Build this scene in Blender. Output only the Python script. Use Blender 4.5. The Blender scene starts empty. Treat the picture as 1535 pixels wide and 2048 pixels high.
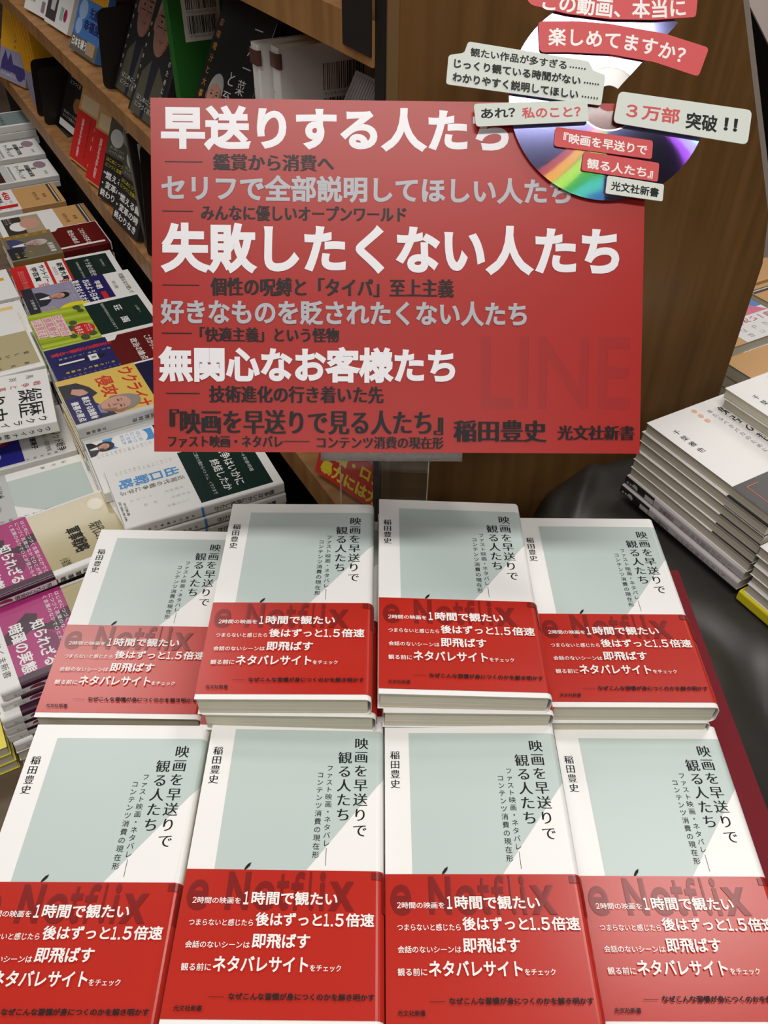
import bpy, math, random
import numpy as np
from mathutils import Matrix, Vector
random.seed(7)
scene = bpy.context.scene
COL = scene.collection
CAMZ = 1.45          # eye height above the floor; distances below are millimetres from the camera point
mm = 0.001

# ------------------------------------------------------------------ camera
cam = bpy.data.cameras.new('camera'); camo = bpy.data.objects.new('camera', cam); COL.objects.link(camo)
cam.sensor_fit = 'VERTICAL'; cam.sensor_height = 24.0; cam.lens = 24.0*1680/2048
cam.clip_start = 0.02; cam.clip_end = 60
M = [[0.999928, 0.0089218, 0.0080242], [0.0, -0.668716, 0.743518], [0.0119994, -0.743464, -0.668668]]
camo.matrix_world = Matrix(((M[0][0], -M[0][1], -M[0][2], 0), (M[1][0], -M[1][1], -M[1][2], 0),
                            (M[2][0], -M[2][1], -M[2][2], CAMZ), (0, 0, 0, 1)))
scene.camera = camo

# ------------------------------------------------------------------ world, lamps, exposure
vs = scene.view_settings
vs.view_transform = 'Standard'; vs.look = 'None'; vs.gamma = 1.0; vs.use_curve_mapping = False
vs.exposure = 0.12
w = bpy.data.worlds.new('store_air'); scene.world = w; w.use_nodes = True
w.node_tree.nodes['Background'].inputs[0].default_value = (1.0, 0.97, 0.93, 1)
w.node_tree.nodes['Background'].inputs[1].default_value = 0.30
AX = math.radians(-29.2)                                   # direction of the bookcase
DS = (math.sin(AX), math.cos(AX)); DP = (math.cos(AX), -math.sin(AX))
def B(p, s, z):                                            # bookcase coordinates (mm): across, along, height from camera
    return Vector(((DP[0]*p + DS[0]*s)*mm, (DP[1]*p + DS[1]*s)*mm, z*mm + CAMZ))
def lamp(name, p, s, z, lx, ly, power, rot=0.0, color=(1, 0.965, 0.92)):
    l = bpy.data.lights.new(name, 'AREA'); l.shape = 'RECTANGLE'; l.size = lx; l.size_y = ly; l.energy = power; l.color = color
    o = bpy.data.objects.new(name, l); COL.objects.link(o); o.location = B(p, s, z); o.rotation_euler = (0, 0, -AX + rot)
    return o
CEIL = 1250
def tube(x, y, lx, ly, power, rot=0.0):                    # fluorescent panels in the ceiling, millimetres from the camera point
    l = bpy.data.lights.new('ceiling_lamp', 'AREA'); l.shape = 'RECTANGLE'; l.size = lx; l.size_y = ly; l.energy = power; l.color = (1, 0.965, 0.925)
    o = bpy.data.objects.new('ceiling_lamp', l); COL.objects.link(o); o.location = (x*mm, y*mm, CEIL*mm + CAMZ - .015); o.rotation_euler = (0, 0, rot)
tube(0, -118, 1.2, .20, 17); tube(0, -1600, 1.6, .34, 15); tube(820, 950, .55, .36, 9); tube(-930, 1660, .65, .42, 11)
for q in (2990, 3160): tube(DP[0]*250 + DS[0]*q, DP[1]*250 + DS[1]*q, 1.5, .04, 3, -AX)
tube(-2300, 300, .6, 1.4, 14, 0); tube(2300, 300, .6, 1.4, 14, 0); tube(1900, 2600, 1.2, .5, 12); tube(-600, 4600, 1.4, .5, 12)

# ------------------------------------------------------------------ materials
def lin(c):
    r = []
    for v in c:
        v /= 255.0
        r.append(v/12.92 if v <= 0.04045 else ((v+0.055)/1.055)**2.4)
    return (r[0], r[1], r[2], 1)
MATS = {}
def mat(name, rgb, rough=0.45, spec=0.5, metal=0.0, coat=0.0, coatr=0.1):
    if name in MATS: return MATS[name]
    m = bpy.data.materials.new(name); m.use_nodes = True
    b = m.node_tree.nodes['Principled BSDF']
    b.inputs['Base Color'].default_value = lin(rgb); b.inputs['Roughness'].default_value = rough
    b.inputs['Specular IOR Level'].default_value = spec; b.inputs['Metallic'].default_value = metal
    b.inputs['Coat Weight'].default_value = coat; b.inputs['Coat Roughness'].default_value = coatr
    MATS[name] = m
    return m
def noisy(name, c1, c2, scale=(1, 1, 1), nscale=5, rough=0.5, detail=4, bump=0.0, lo=0.35, hi=0.65, spec=0.4):
    m = bpy.data.materials.new(name); m.use_nodes = True; nt = m.node_tree; b = nt.nodes['Principled BSDF']
    tc = nt.nodes.new('ShaderNodeTexCoord'); mp = nt.nodes.new('ShaderNodeMapping'); mp.inputs['Scale'].default_value = scale
    nz = nt.nodes.new('ShaderNodeTexNoise'); nz.inputs['Scale'].default_value = nscale; nz.inputs['Detail'].default_value = detail
    cr = nt.nodes.new('ShaderNodeValToRGB'); e = cr.color_ramp.elements
    e[0].position = lo; e[0].color = lin(c1); e[1].position = hi; e[1].color = lin(c2)
    L = nt.links.new
    L(tc.outputs['Object'], mp.inputs['Vector']); L(mp.outputs['Vector'], nz.inputs['Vector']); L(nz.outputs['Fac'], cr.inputs['Fac'])
    L(cr.outputs['Color'], b.inputs['Base Color']); b.inputs['Roughness'].default_value = rough; b.inputs['Specular IOR Level'].default_value = spec
    if bump:
        bp = nt.nodes.new('ShaderNodeBump'); bp.inputs['Strength'].default_value = bump; bp.inputs['Distance'].default_value = 0.001
        L(nz.outputs['Fac'], bp.inputs['Height']); L(bp.outputs['Normal'], b.inputs['Normal'])
    MATS[name] = m
    return m
def glass(name, rgb=(245, 250, 248), rough=0.0):
    m = mat(name, rgb, rough); b = m.node_tree.nodes['Principled BSDF']
    b.inputs['Transmission Weight'].default_value = 1.0; b.inputs['IOR'].default_value = 1.49
    return m
WHITE = mat('white_coated_paper', (236, 235, 233), 0.33, 0.4)
TEAL = mat('pale_teal_ink', (186, 200, 196), 0.33, 0.4)
BLACK = mat('black_ink', (16, 16, 18), 0.5, 0.25)
GREY = mat('grey_ink', (150, 152, 156), 0.4)
RED = mat('red_band_paper', (180, 38, 25), 0.27, 0.5)
REDDK = mat('dark_red_ink', (128, 24, 20), 0.30, 0.45)
OFFW = mat('white_ink', (240, 232, 228), 0.35)
PAGE = noisy('cream_page_edges', (196, 190, 170), (226, 221, 203), (2, 2, 900), 3, 0.8, 2, spec=0.1)
SIGNRED = mat('sign_red_card', (168, 24, 14), 0.36, 0.42)
GHOST = mat('sign_ghost_ink', (157, 23, 20), 0.36, 0.42)
SILVER = mat('sign_silver_ink', (176, 176, 182), 0.38, 0.5)
SIGNW = mat('sign_white_ink', (236, 234, 238), 0.35)
SIGNK = mat('sign_black_ink', (18, 12, 14), 0.4, 0.3)
LABELW = mat('sticker_pale_card', (214, 220, 212), 0.55, 0.3)
LABELR = mat('sticker_red_card', (206, 74, 76), 0.5, 0.4)
TAN = noisy('shelf_wood', (140, 98, 56), (168, 122, 74), (18, 18, 2), 3, 0.45)
BROWN = noisy('dark_brown_wood', (104, 73, 36), (122, 87, 47), (20, 20, 1.2), 3.5, 0.45)
BANDW = mat('wood_edge_band', (120, 94, 58), 0.5)
TABLEW = noisy('table_wood', (92, 76, 58), (110, 92, 72), (3, 20, 3), 3, 0.5)
DARK = mat('dark_gap_paint', (22, 16, 13), 0.6)
BLKM = mat('black_metal', (24, 20, 20), 0.38, 0.5)
MAROON = mat('maroon_board', (112, 22, 32), 0.7, 0.25)
CLOTH = noisy('grey_satin_cloth', (50, 48, 45), (60, 57, 54), (1, 1, 1), 14, 0.42, 3, spec=0.5)
GREYEDGE = mat('grey_edge_trim', (160, 150, 140), 0.5)
KRAFT = mat('kraft_tan_cover', (206, 160, 104), 0.3, 0.5)
GREEN = mat('deep_green_cover', (20, 46, 42), 0.2, 0.5)
MARC = mat('maroon_cover', (98, 18, 20), 0.25, 0.5)
NAVY = mat('navy_ink', (34, 34, 96), 0.25, 0.5)
BLUE = mat('sky_blue_ink', (72, 150, 214), 0.3)
YELC = mat('warm_yellow_ink', (226, 192, 92), 0.28)
ORNG = mat('amber_ink', (226, 164, 32), 0.32)
BEIGE = mat('glossy_beige_cover', (190, 178, 140), 0.12, 0.6)
MAG = mat('magenta_ink', (172, 40, 116), 0.32, 0.4)
PLUM = mat('dark_plum_ink', (62, 20, 46), 0.32, 0.4)
LIME = mat('lime_ink', (166, 186, 44), 0.25)
LEAF = mat('dark_leaf_ink', (74, 84, 52), 0.3)
PINKW = mat('pale_pink_ink', (240, 206, 206), 0.3)
SKIN = mat('printed_skin_tone', (206, 156, 136), 0.3)
SKIN2 = mat('printed_pale_skin', (190, 170, 164), 0.3)
HAIR = mat('printed_grey_hair', (150, 140, 132), 0.3)
SUIT = mat('printed_dark_suit', (44, 44, 54), 0.3)
LILAC = mat('lilac_grey_ink', (150, 146, 172), 0.3)
PSH = mat('printed_shaded_skin', (158, 112, 94), 0.3)
PDK = mat('printed_dark_line', (58, 46, 44), 0.3)
OCHRE = mat('ochre_ink', (146, 116, 58), 0.25)
YEL = mat('bright_yellow_ink', (232, 216, 40), 0.3)
BRED = mat('bright_red_ink', (206, 36, 36), 0.3)
ORED = mat('orange_ink', (236, 112, 40), 0.35)
OBLK = mat('black_band_paper', (40, 38, 38), 0.3)
COVGR = mat('green_jacket', (42, 112, 44), 0.3)
CHAR = mat('charcoal_jacket', (44, 44, 46), 0.28)
OLIVE = mat('olive_grey_ink', (86, 84, 70), 0.3)
PALEG = mat('pale_grey_paper', (205, 205, 203), 0.35)
PURP = mat('dusty_purple_ink', (150, 126, 140), 0.4)
BROWNP = mat('brown_print', (92, 60, 52), 0.3)
MBLUE = mat('mid_blue_print', (74, 122, 190), 0.3)

# ------------------------------------------------------------------ mesh builder and lettering
class MB:
    def __init__(self): self.v = []; self.f = []; self.m = []; self.mats = []
    def mi(self, m):
        if m not in self.mats: self.mats.append(m)
        return self.mats.index(m)
    def add(self, verts, faces, m):
        o = len(self.v); k = self.mi(m)
        self.v.extend([tuple(q) for q in verts])
        for f in faces: self.f.append([i+o for i in f]); self.m.append(k)
    def box(self, x0, y0, z0, x1, y1, z1, m):
        self.add([(x0, y0, z0), (x1, y0, z0), (x1, y1, z0), (x0, y1, z0), (x0, y0, z1), (x1, y0, z1), (x1, y1, z1), (x0, y1, z1)],
                 [(3, 2, 1, 0), (4, 5, 6, 7), (0, 1, 5, 4), (1, 2, 6, 5), (2, 3, 7, 6), (3, 0, 4, 7)], m)
    def prism(self, pts, z0, z1, m):                       # outline (counter-clockwise) with thickness
        n = len(pts)
        self.add([(x, y, z0) for x, y in pts] + [(x, y, z1) for x, y in pts],
                 [list(range(n))[::-1], list(range(n, 2*n))] + [(i, (i+1) % n, n+(i+1) % n, n+i) for i in range(n)], m)
    def mesh(self, name, smooth=False):
        me = bpy.data.meshes.new(name); me.from_pydata(self.v, [], self.f)
        for m in self.mats: me.materials.append(m)
        me.polygons.foreach_set('material_index', self.m)
        if smooth: me.polygons.foreach_set('use_smooth', [True]*len(self.f))
        me.update(); return me
def link(name, me, parent=None):
    o = bpy.data.objects.new(name, me); COL.objects.link(o)
    if parent is not None: o.parent = parent
    return o
def tag(o, label, cat, group=None):
    o['label'] = label; o['category'] = cat
    if group: o['group'] = group
    return o
def thing(name, label, cat, loc=(0, 0, 0), rot=(0, 0, 0), group=None):
    o = bpy.data.objects.new(name, None); COL.objects.link(o); o.empty_display_size = 0.05
    o.location = loc; o.rotation_euler = rot
    return tag(o, label, cat, group)
def struct(name, mb):
    o = link(name, mb.mesh(name)); o['kind'] = 'structure'; return o

TC = {}
def glyphs(s, style):
    """unit-size lettering: (2D points, faces). styles: 'n' regular, 'b' bold, 'h' heavy, 's' thin-and-thick, 'S' the same, bolder"""
    key = (s, style)
    if key in TC: return TC[key]
    cu = bpy.data.curves.new('lettering', 'FONT'); cu.body = s; cu.size = 1; cu.resolution_u = 5
    bev = {'b': .026, 'k': .034, 'h': .042, 'm': .012}.get(style, 0)
    if style in 'sS': cu.offset = -.008 if style == 's' else 0.0
    cu.fill_mode = 'FRONT'
    if bev: cu.bevel_depth = bev; cu.bevel_resolution = 0
    o = bpy.data.objects.new('lettering', cu); COL.objects.link(o); bpy.context.view_layer.update()
    me = bpy.data.meshes.new_from_object(o.evaluated_get(bpy.context.evaluated_depsgraph_get()))
    v = np.empty(len(me.vertices)*3); me.vertices.foreach_get('co', v); v = v.reshape(-1, 3)
    f = [list(p.vertices) for p in me.polygons if min(v[i][2] for i in p.vertices) > -1e-5]
    bpy.data.objects.remove(o); bpy.data.curves.remove(cu); bpy.data.meshes.remove(me)
    if len(v):
        used = sorted({i for q in f for i in q}); ix = {a: b for b, a in enumerate(used)}
        v = v[used]; f = [[ix[i] for i in q] for q in f]
    v = v.copy(); v[:, 2] = v[:, 2]/bev*.4 if bev else 0
    if style in 'sS':
        d = .024 if style == 's' else .042; n = len(v); vv = []; ff = []
        for i, dx in enumerate((-d, -d/3, d/3, d)):
            vv.append(v + [dx, 0, .25*i]); ff += [[k + n*i for k in q] for q in f]
        v = np.concatenate(vv) if n else v; f = ff
    TC[key] = (v, f)
    return TC[key]

class Art:
    """flat artwork on a sheet: items in millimetres, u right and v down from the top-left corner; put(u, v, layer) -> 3D"""
    def __init__(self, mb, put, xbreaks=()): self.mb = mb; self.put = put; self.n = 0; self.xb = xbreaks
    def _lay(self): self.n += 1; return self.n
    def rect(self, u0, v0, u1, v1, m):
        k = self._lay(); xs = [u0] + [x for x in self.xb if u0 < x < u1] + [u1]
        pts = []; fs = []
        for x in xs: pts += [self.put(x, v0, k), self.put(x, v1, k)]
        for i in range(len(xs)-1): fs.append((2*i, 2*i+1, 2*i+3, 2*i+2))
        self.mb.add(pts, fs, m)
    def strip(self, us, top, bottom, m):
        k = self._lay(); P = []
        for u in us: P += [self.put(u, top(u), k), self.put(u, bottom, k)]
        self.mb.add(P, [(2*i, 2*i+1, 2*i+3, 2*i+2) for i in range(len(us)-1)], m)
    def poly(self, pts, m):
        k = self._lay(); self.mb.add([self.put(u, v, k) for u, v in pts], [list(range(len(pts)))[::-1]], m)
    def ell(self, u, v, ru, rv, m, rot=0, n=28):
        c, s = math.cos(rot), math.sin(rot); P = []
        for i in range(n):
            a = 2*math.pi*i/n; x, y = ru*math.cos(a), rv*math.sin(a); P.append((u + c*x - s*y, v + s*x + c*y))
        self.poly(P[::-1], m)
    def text(self, s, box, m, style='n'):                   # box = (u0, v0, u1, v1) or (TL, TR, BL)
        v, f = glyphs(s, style)
        if not len(v): return
        k = self._lay(); lo = v[:, :2].min(0); hi = v[:, :2].max(0); q = (v[:, :2]-lo)/np.maximum(hi-lo, 1e-6)
        if len(box) == 4: u0, v0, u1, v1 = box; TL, TR, BL = (u0, v0), (u1, v0), (u0, v1)
        else: TL, TR, BL = box
        TL, TR, BL = map(np.array, (TL, TR, BL))
        P = TL + q[:, :1]*(TR-TL) + (1-q[:, 1:])*(BL-TL)
        self.mb.add([self.put(a, b, k + z) for (a, b), z in zip(P, v[:, 2])], f, m)
    def vtext(self, s, uc, v0, v1, size, m, style='n', slant=0.0):   # a column of signs running down
        k = self._lay(); n = len(s); pitch = (v1-v0)/n
        for i, ch in enumerate(s):
            v, f = glyphs(ch, style)
            if not len(v): continue
            vc = v0 + (i+.5)*pitch
            P = v[:, :2] - [0.5, 0.38]
            if ch in 'ー―': P = np.stack([P[:, 1], -P[:, 0]], 1)
            P = P*[size, size*1.0]
            uu = uc + slant*(vc-v0)
            self.mb.add([self.put(uu+a, vc-b, k + z) for (a, b), z in zip(P, v[:, 2])], f, m)
    def arctext(self, s, pts, h, m, style='b'):             # lettering along a polyline of baselines
        k = self._lay(); pts = [np.array(p, float) for p in pts]; n = len(s)
        L = [0]
        for a, b in zip(pts, pts[1:]): L.append(L[-1]+np.hypot(*(b-a)))
        for i, ch in enumerate(s):
            t = (i+.5)/n*L[-1]; j = max(q for q in range(len(L)-1) if L[q] <= t)
            d = (pts[j+1]-pts[j])/(L[j+1]-L[j]); c = pts[j] + d*(t-L[j]); nrm = np.array([d[1], -d[0]])
            v, f = glyphs(ch, style)
            if not len(v): continue
            P = (v[:, :2]-[.5, .38])*h
            self.mb.add([self.put(*(c + d*a + nrm*b), k + z) for (a, b), z in zip(P, v[:, 2])], f, m)

# ------------------------------------------------------------------ books
def spine_path(wd, t, r):
    Lq = math.pi*r/2
    def pos(s, d):
        if s <= wd-r: return (-wd/2+s, t+d)
        s -= wd-r
        if s <= Lq: a = s/r; return (wd/2-r+(r+d)*math.sin(a), t-r+(r+d)*math.cos(a))
        s -= Lq
        if s <= t-2*r: return (wd/2+d, t-r-s)
        s -= t-2*r
        if s <= Lq: a = s/r; return (wd/2-r+(r+d)*math.cos(a), r-(r+d)*math.sin(a))
        s -= Lq
        return (wd/2-r-s, -d)
    breaks = [wd-r + Lq*i/6 for i in range(7)] + [wd-r+Lq+t-2*r + Lq*i/6 for i in range(7)]
    total = 2*(wd-r) + 2*Lq + t-2*r
    return pos, breaks, total
def wrap(mb, wd, h, t, r, v0, v1, dout, thick, m, u_start=0.0, lift=0.0):
    """a sheet folded round the book from front edge over the spine to the back edge"""
    pos, br, tot = spine_path(wd, t, r)
    ss = [u_start] + [wd*0.33, wd*0.66] + [b for b in br] + [wd-r+(tot-2*(wd-r))+wd*.5, tot-u_start]
    def lf(s, v): return 0.0
    V = []; n = len(ss)
    for d in (dout, dout-thick):
        for v in (v0, v1):
            for s in ss:
                x, z = pos(s, d); V.append((x*mm, (h/2-v)*mm, z*mm))
    F = []
    for i in range(n-1):
        F.append((i, n+i, n+i+1, i+1)); F.append((2*n+i, 2*n+i+1, 3*n+i+1, 3*n+i))
        F.append((i, i+1, 2*n+i+1, 2*n+i)); F.append((n+i, 3*n+i, 3*n+i+1, n+i+1))
    F.append((0, 2*n, 3*n, n)); F.append((n-1, 2*n-1, 4*n-1, 3*n-1))
    mb.add(V, F, m)
def sheet_art(mb, wd, h, t, r, d0):
    pos, br, tot = spine_path(wd, t, r)
    def put(u, v, k):
        x, z = pos(u, d0 + 0.04*k)
        return (x*mm, (h/2-v)*mm, z*mm)
    return Art(mb, put, br)
BOOKN = {}
class Book:
    """one kind of paperback; .place() makes a thing of its own with cover, page_block and, if any, paper_band"""
    def __init__(self, wd, h, t, cover=WHITE, art=None, band=None, r=1.6, pages=PAGE, name='paperback_book'):
        self.wd, self.h, self.t, self.name = wd, h, t, name
        c = MB(); wrap(c, wd, h, t, r, 0, h, 0, .35, cover)
        self.spine0 = wd-r+math.pi*r/2; self.back0 = wd-r + math.pi*r + t-2*r
        A = sheet_art(c, wd, h, t, r, 0.05)
        if art: art(A, self)
        self.cover = c.mesh('cover')
        p = MB(); p.box((-wd/2+1.2)*mm, (-h/2+.8)*mm, .5*mm, (wd/2-max(1.2, r*.55))*mm, (h/2-.8)*mm, (t-.5)*mm, pages); self.pages = p.mesh('page_block')
        self.band = None
        if band:
            v0, v1, bm, bart = band
            b = MB(); wrap(b, wd, h, t, r, v0, v1, .42, .2, bm, .0)
            A = sheet_art(b, wd, h, t, r, 0.47)
            if bart: bart(A, self)
            self.band = b.mesh('paper_band')
    def place(self, label, loc, rot, group=None, cat='book'):
        o = thing(self.name, label, cat, loc, rot, group)
        link('cover', self.cover, o); link('page_block', self.pages, o)
        if self.band: link('paper_band', self.band, o)
        return o

# ---- the book being promoted
def art_main(A, b):
    A.rect(14.6, 9.4, b.spine0+b.t*.35, 150, TEAL)
    A.strip([63.4, 99.0] + [x for x in A.xb if 99 < x < b.spine0+b.t*.35] + [b.spine0+b.t*.35], lambda u: max(9.4, 97.4-(u-63.4)*1.332), 150, WHITE)
    A.vtext('稲田豊史', 6.1, 21.6, 47.0, 6.0, BLACK, 's')
    A.vtext('映画を早送りで', 91.6, 13.6, 78.8, 8.6, BLACK, 's')
    A.vtext('観る人たち', 82.0, 23.6, 69.4, 8.6, BLACK, 's')
    A.vtext('ファスト映画・ネタバレ', 73.4, 33.0, 84.2, 4.1, BLACK, 'n')
    A.rect(73.5, 84.8, 73.75, 94.5, BLACK)
    A.vtext('コンテンツ消費の現在形', 68.0, 37.6, 91.0, 4.1, BLACK, 'n')
    A.poly([(30.4, 97.6), (30.9, 96.0), (32.2, 94.2), (33.9, 93.2), (33.4, 95.2), (32.0, 96.8), (30.9, 97.6)][::-1], BLACK)
    s = b.spine0
def art_mainband(A, b):
    A.text('ｅ', (2.5, 103.0, 13.6, 119.2), REDDK, 'h'); [A.text(c, b_, REDDK, 'h') for c, b_ in (('Ｎ', (22.8, 98.6, 34.8, 118.7)), ('ｅ', (36.9, 103.4, 47.9, 119.0)), ('ｔ', (48.9, 99.6, 55.4, 118.9)), ('ｆ', (56.3, 98.2, 63.4, 118.7)), ('ｌ', (65.6, 98.2, 68.6, 118.7)), ('ｉ', (71.2, 98.2, 74.2, 118.7)), ('ｘ', (76.2, 103.4, 89.6, 118.7)))]
    A.rect(98.4, 98.4, 112.5, 102.2, REDDK); A.rect(103.6, 102.2, 107.6, 119.2, REDDK)
    A.text('２', (6.0, 112.5, 8.1, 115.6), OFFW, 'm'); A.text('時間の映画を', (8.5, 112.4, 30.9, 115.8), OFFW, 'm'); A.text('１', (32.2, 109.4, 34.9, 116.1), OFFW, 'b'); A.text('時間で観たい', (36.3, 109.1, 80.9, 116.3), OFFW, 'b')
    A.text('つまらないと感じたら', (6.0, 123.5, 38.5, 126.9), OFFW, 'm'); A.text('後はずっと', (39.5, 120.0, 73.4, 126.9), OFFW, 'b'); A.text('１', (74.3, 120.3, 77.0, 126.7), OFFW, 'b'); A.rect(77.9, 125.6, 79.0, 126.7, OFFW); A.text('５', (80.0, 120.3, 84.4, 126.8), OFFW, 'b'); A.text('倍速', (85.4, 120.0, 100.1, 126.9), OFFW, 'b')
    A.text('会話のないシーンは', (6.1, 134.4, 38.1, 137.8), OFFW, 'm'); A.text('即飛ばす', (39.0, 130.5, 68.0, 137.8), OFFW, 'b')
    A.text('観る前に', (5.9, 144.9, 20.5, 148.5), OFFW, 'm'); A.text('ネタバレサイト', (21.3, 141.4, 67.8, 148.8), OFFW, 'b'); A.text('をチェック', (68.7, 145.2, 84.0, 148.3), OFFW, 'm')
    A.rect(21.2, 159.9, 28.7, 160.1, BLACK); A.text('なぜこんな習慣が身につくのかを解き明かす', (30.6, 158.1, 100.4, 161.3), BLACK, 'b')
    A.text('光文社新書', (5.6, 163.7, 19.0, 166.3), BLACK, 'm')
T0 = 15.5
MAIN = Book(105, 173, T0, WHITE, art_main, (97.4, 169.4, RED, art_mainband), r=4.2)
stacks = [  # x, y, top, turn, tilt about y, tilt about x, copies, words
 (-163.5, 394.3, -454.2, .19, 1.0, 0, 3, 'back row, leftmost stack'),
 (-54.8, 382.3, -415.2, -.04, -.4, .5, 5, 'back row, second stack from left'),
 (53.4, 386.5, -415.4, .2, 2.2, .9, 5, 'back row, third stack from left'),
 (161.4, 393.1, -436.4, .4, .3, .2, 4, 'back row, rightmost stack'),
 (-154.8, 210.9, -446.3, .27, .5, 0, 3, 'front row, leftmost stack'),
 (-47.6, 216.3, -443.4, .07, 1.2, -1.0, 3, 'front row, second stack from left'),
 (58.6, 216.7, -447.0, .14, -.3, 0, 3, 'front row, third stack from left'),
 (166.4, 222.8, -461.3, .02, 0, .3, 2, 'front row, rightmost stack')]
ORD = ['topmost', 'second', 'third', 'fourth', 'fifth', 'sixth', 'seventh', 'eighth', 'ninth', 'tenth']
for x, y, top, tz, ty, tx, n, words in stacks:
    for k in range(n):
        g = 1 - k/n; jx = 0 if k == 0 else random.uniform(-1.2, 1.2); jy = 0 if k == 0 else random.uniform(-1.5, 1.5)
        if words.startswith('back row, rightmost') and k == 1: jy = -1.0; jx = -2
        if 'second' in words and words.startswith('back') and k == 1: jx = 4; jy = -1
        if words.startswith('back row, third') and k == 1: jx = 2; jy = -2
        lab = ('white and pale teal paperback with red band, top of ' if k == 0 else 'red-banded teal paperback, %s copy down in ' % ORD[k]) + words
        MAIN.place(lab, (( x+jx)*mm, (y+jy)*mm, (top - T0*(k+1))*mm + CAMZ), (math.radians(tx*g), math.radians(ty*g), math.radians(tz + (0 if k == 0 else random.uniform(-.8, .8)))),
                   'stacks of the promoted paperback')

# maroon riser board under the stacks
mb = MB(); N = 24; xs = [-216 + 466*i/N for i in range(N+1)]; ys = [96 + 390*i/N for i in range(N+1)]
def base_z(x, y):
    num = den = 0
    for sx, sy, top, _, _, _, n, _ in stacks:
        d = (max(abs(x-sx)-50, 0)**2 + max(abs(y-sy)-84, 0)**2 + 4)**-1.0
        num += d*(top - T0*n - .5); den += d
    return num/den - 1.2
V = []; nn = N+1
for zoff in (0, -3):
    for yy in ys:
        for xx in xs: V.append((xx*mm, yy*mm, (base_z(xx, yy)+zoff)*mm + CAMZ))
F = []; o2 = nn*nn
for j in range(N):
    for i in range(N):
        a = j*nn+i; F.append((a, a+1, a+nn+1, a+nn)); F.append((o2+a, o2+a+nn, o2+a+nn+1, o2+a+1))
for i in range(N):
    F.append((i, o2+i, o2+i+1, i+1)); a = N*nn+i; F.append((a, a+1, o2+a+1, o2+a))
    a = i*nn; F.append((a, a+nn, o2+a+nn, o2+a)); a = i*nn+N; F.append((a, o2+a, o2+a+nn, a+nn))
mb.add(V, F, MAROON)
mb.box(-.205, .105, CAMZ-.552, .243, .470, CAMZ-.506, MAROON)
tag(link('display_riser', mb.mesh('display_riser')), 'maroon display riser under the red-banded paperback stacks', 'riser')

# ------------------------------------------------------------------ sign and its stand
P0 = np.array([-137.1, 536.2, -152.5]); PX = np.array([297.0, 4.0, -1.1])/297.03; PY = np.array([1.2, -131.6, -163.6])/210.0
PX /= np.linalg.norm(PX); PY -= PX*(PX@PY); PY /= np.linalg.norm(PY); PN = np.cross(PY, PX)     # PN towards the viewer
if PN[1] > 0: PN = -PN
sign_rot = Matrix((( PX[0], -PY[0], PN[0]), (PX[1], -PY[1], PN[1]), (PX[2], -PY[2], PN[2]))).to_4x4()
sign = thing('shop_sign', 'red cardboard sign with white and silver headlines and a cut disc stuck on it', 'sign')
sign.matrix_world = Matrix.Translation(Vector(P0*mm) + Vector((0, 0, CAMZ))) @ sign_rot
def sput(z0): return lambda u, v, k: (u*mm, -v*mm, (z0 + .04*k)*mm)
mb = MB(); mb.box(0, -.210, -.0012, .297, 0, 0, SIGNRED)
A = Art(mb, sput(.03))
A.text('LINE', (198.7, 139.2, 290.3, 183.0), GHOST, 'm')
A.text('早送りする人たち', (6.1, 3.9, 214.0, 30.4), SIGNW, 'h')
A.rect(8.2, 36.9, 30.6, 37.4, SIGNK); A.text('鑑賞から消費へ', (36.8, 32.2, 109.2, 41.9), SIGNK, 'S')
A.text('セリフで全部説明してほしい人たち', (6.0, 44.4, 252.0, 60.4), SILVER, 'k')
A.rect(6.4, 65.9, 24.7, 66.4, SIGNK); A.text('みんなに優しいオープンワールド', (29.5, 62.4, 152.7, 71.3), SIGNK, 'S')
A.text('失敗したくない人たち', (5.1, 72.7, 282.1, 102.8), SIGNW, 'h')
A.rect(6.0, 109.6, 28.2, 110.1, SIGNK); A.text('個性の呪縛と「タイパ」至上主義', (34.8, 105.1, 181.7, 115.9), SIGNK, 'S')
A.text('好きなものを貶されたくない人たち', (4.6, 118.3, 226.2, 133.5), SILVER, 'k')
A.rect(5.4, 138.3, 23.5, 138.8, SIGNK); A.text('「快適主義」という怪物', (28.2, 134.8, 112.3, 143.4), SIGNK, 'S')
A.text('無関心なお客様たち', (3.1, 146.2, 182.9, 168.0), SIGNW, 'h')
A.rect(7.5, 174.4, 27.9, 174.9, SIGNK); A.text('技術進化の行き着いた先', (33.5, 169.9, 139.4, 180.0), SIGNK, 'S')
A.text('『映画を早送りで見る人たち』', (9.6, 184.3, 175.9, 199.0), SIGNK, 'S')
A.text('ファスト映画・ネタバレ', (8.5, 200.0, 78.1, 207.2), SIGNK, 'S'); A.rect(78.6, 203.1, 94.3, 203.6, SIGNK)
A.text('コンテンツ消費の現在形', (98.6, 200.3, 176.3, 207.6), SIGNK, 'S')
A.text('稲田豊史', (182.1, 189.9, 239.4, 203.1), SIGNK, 'S'); A.text('光文社新書', (245.9, 192.9, 293.5, 201.7), SIGNK, 'S')
link('board', mb.mesh('board'), sign)

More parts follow.
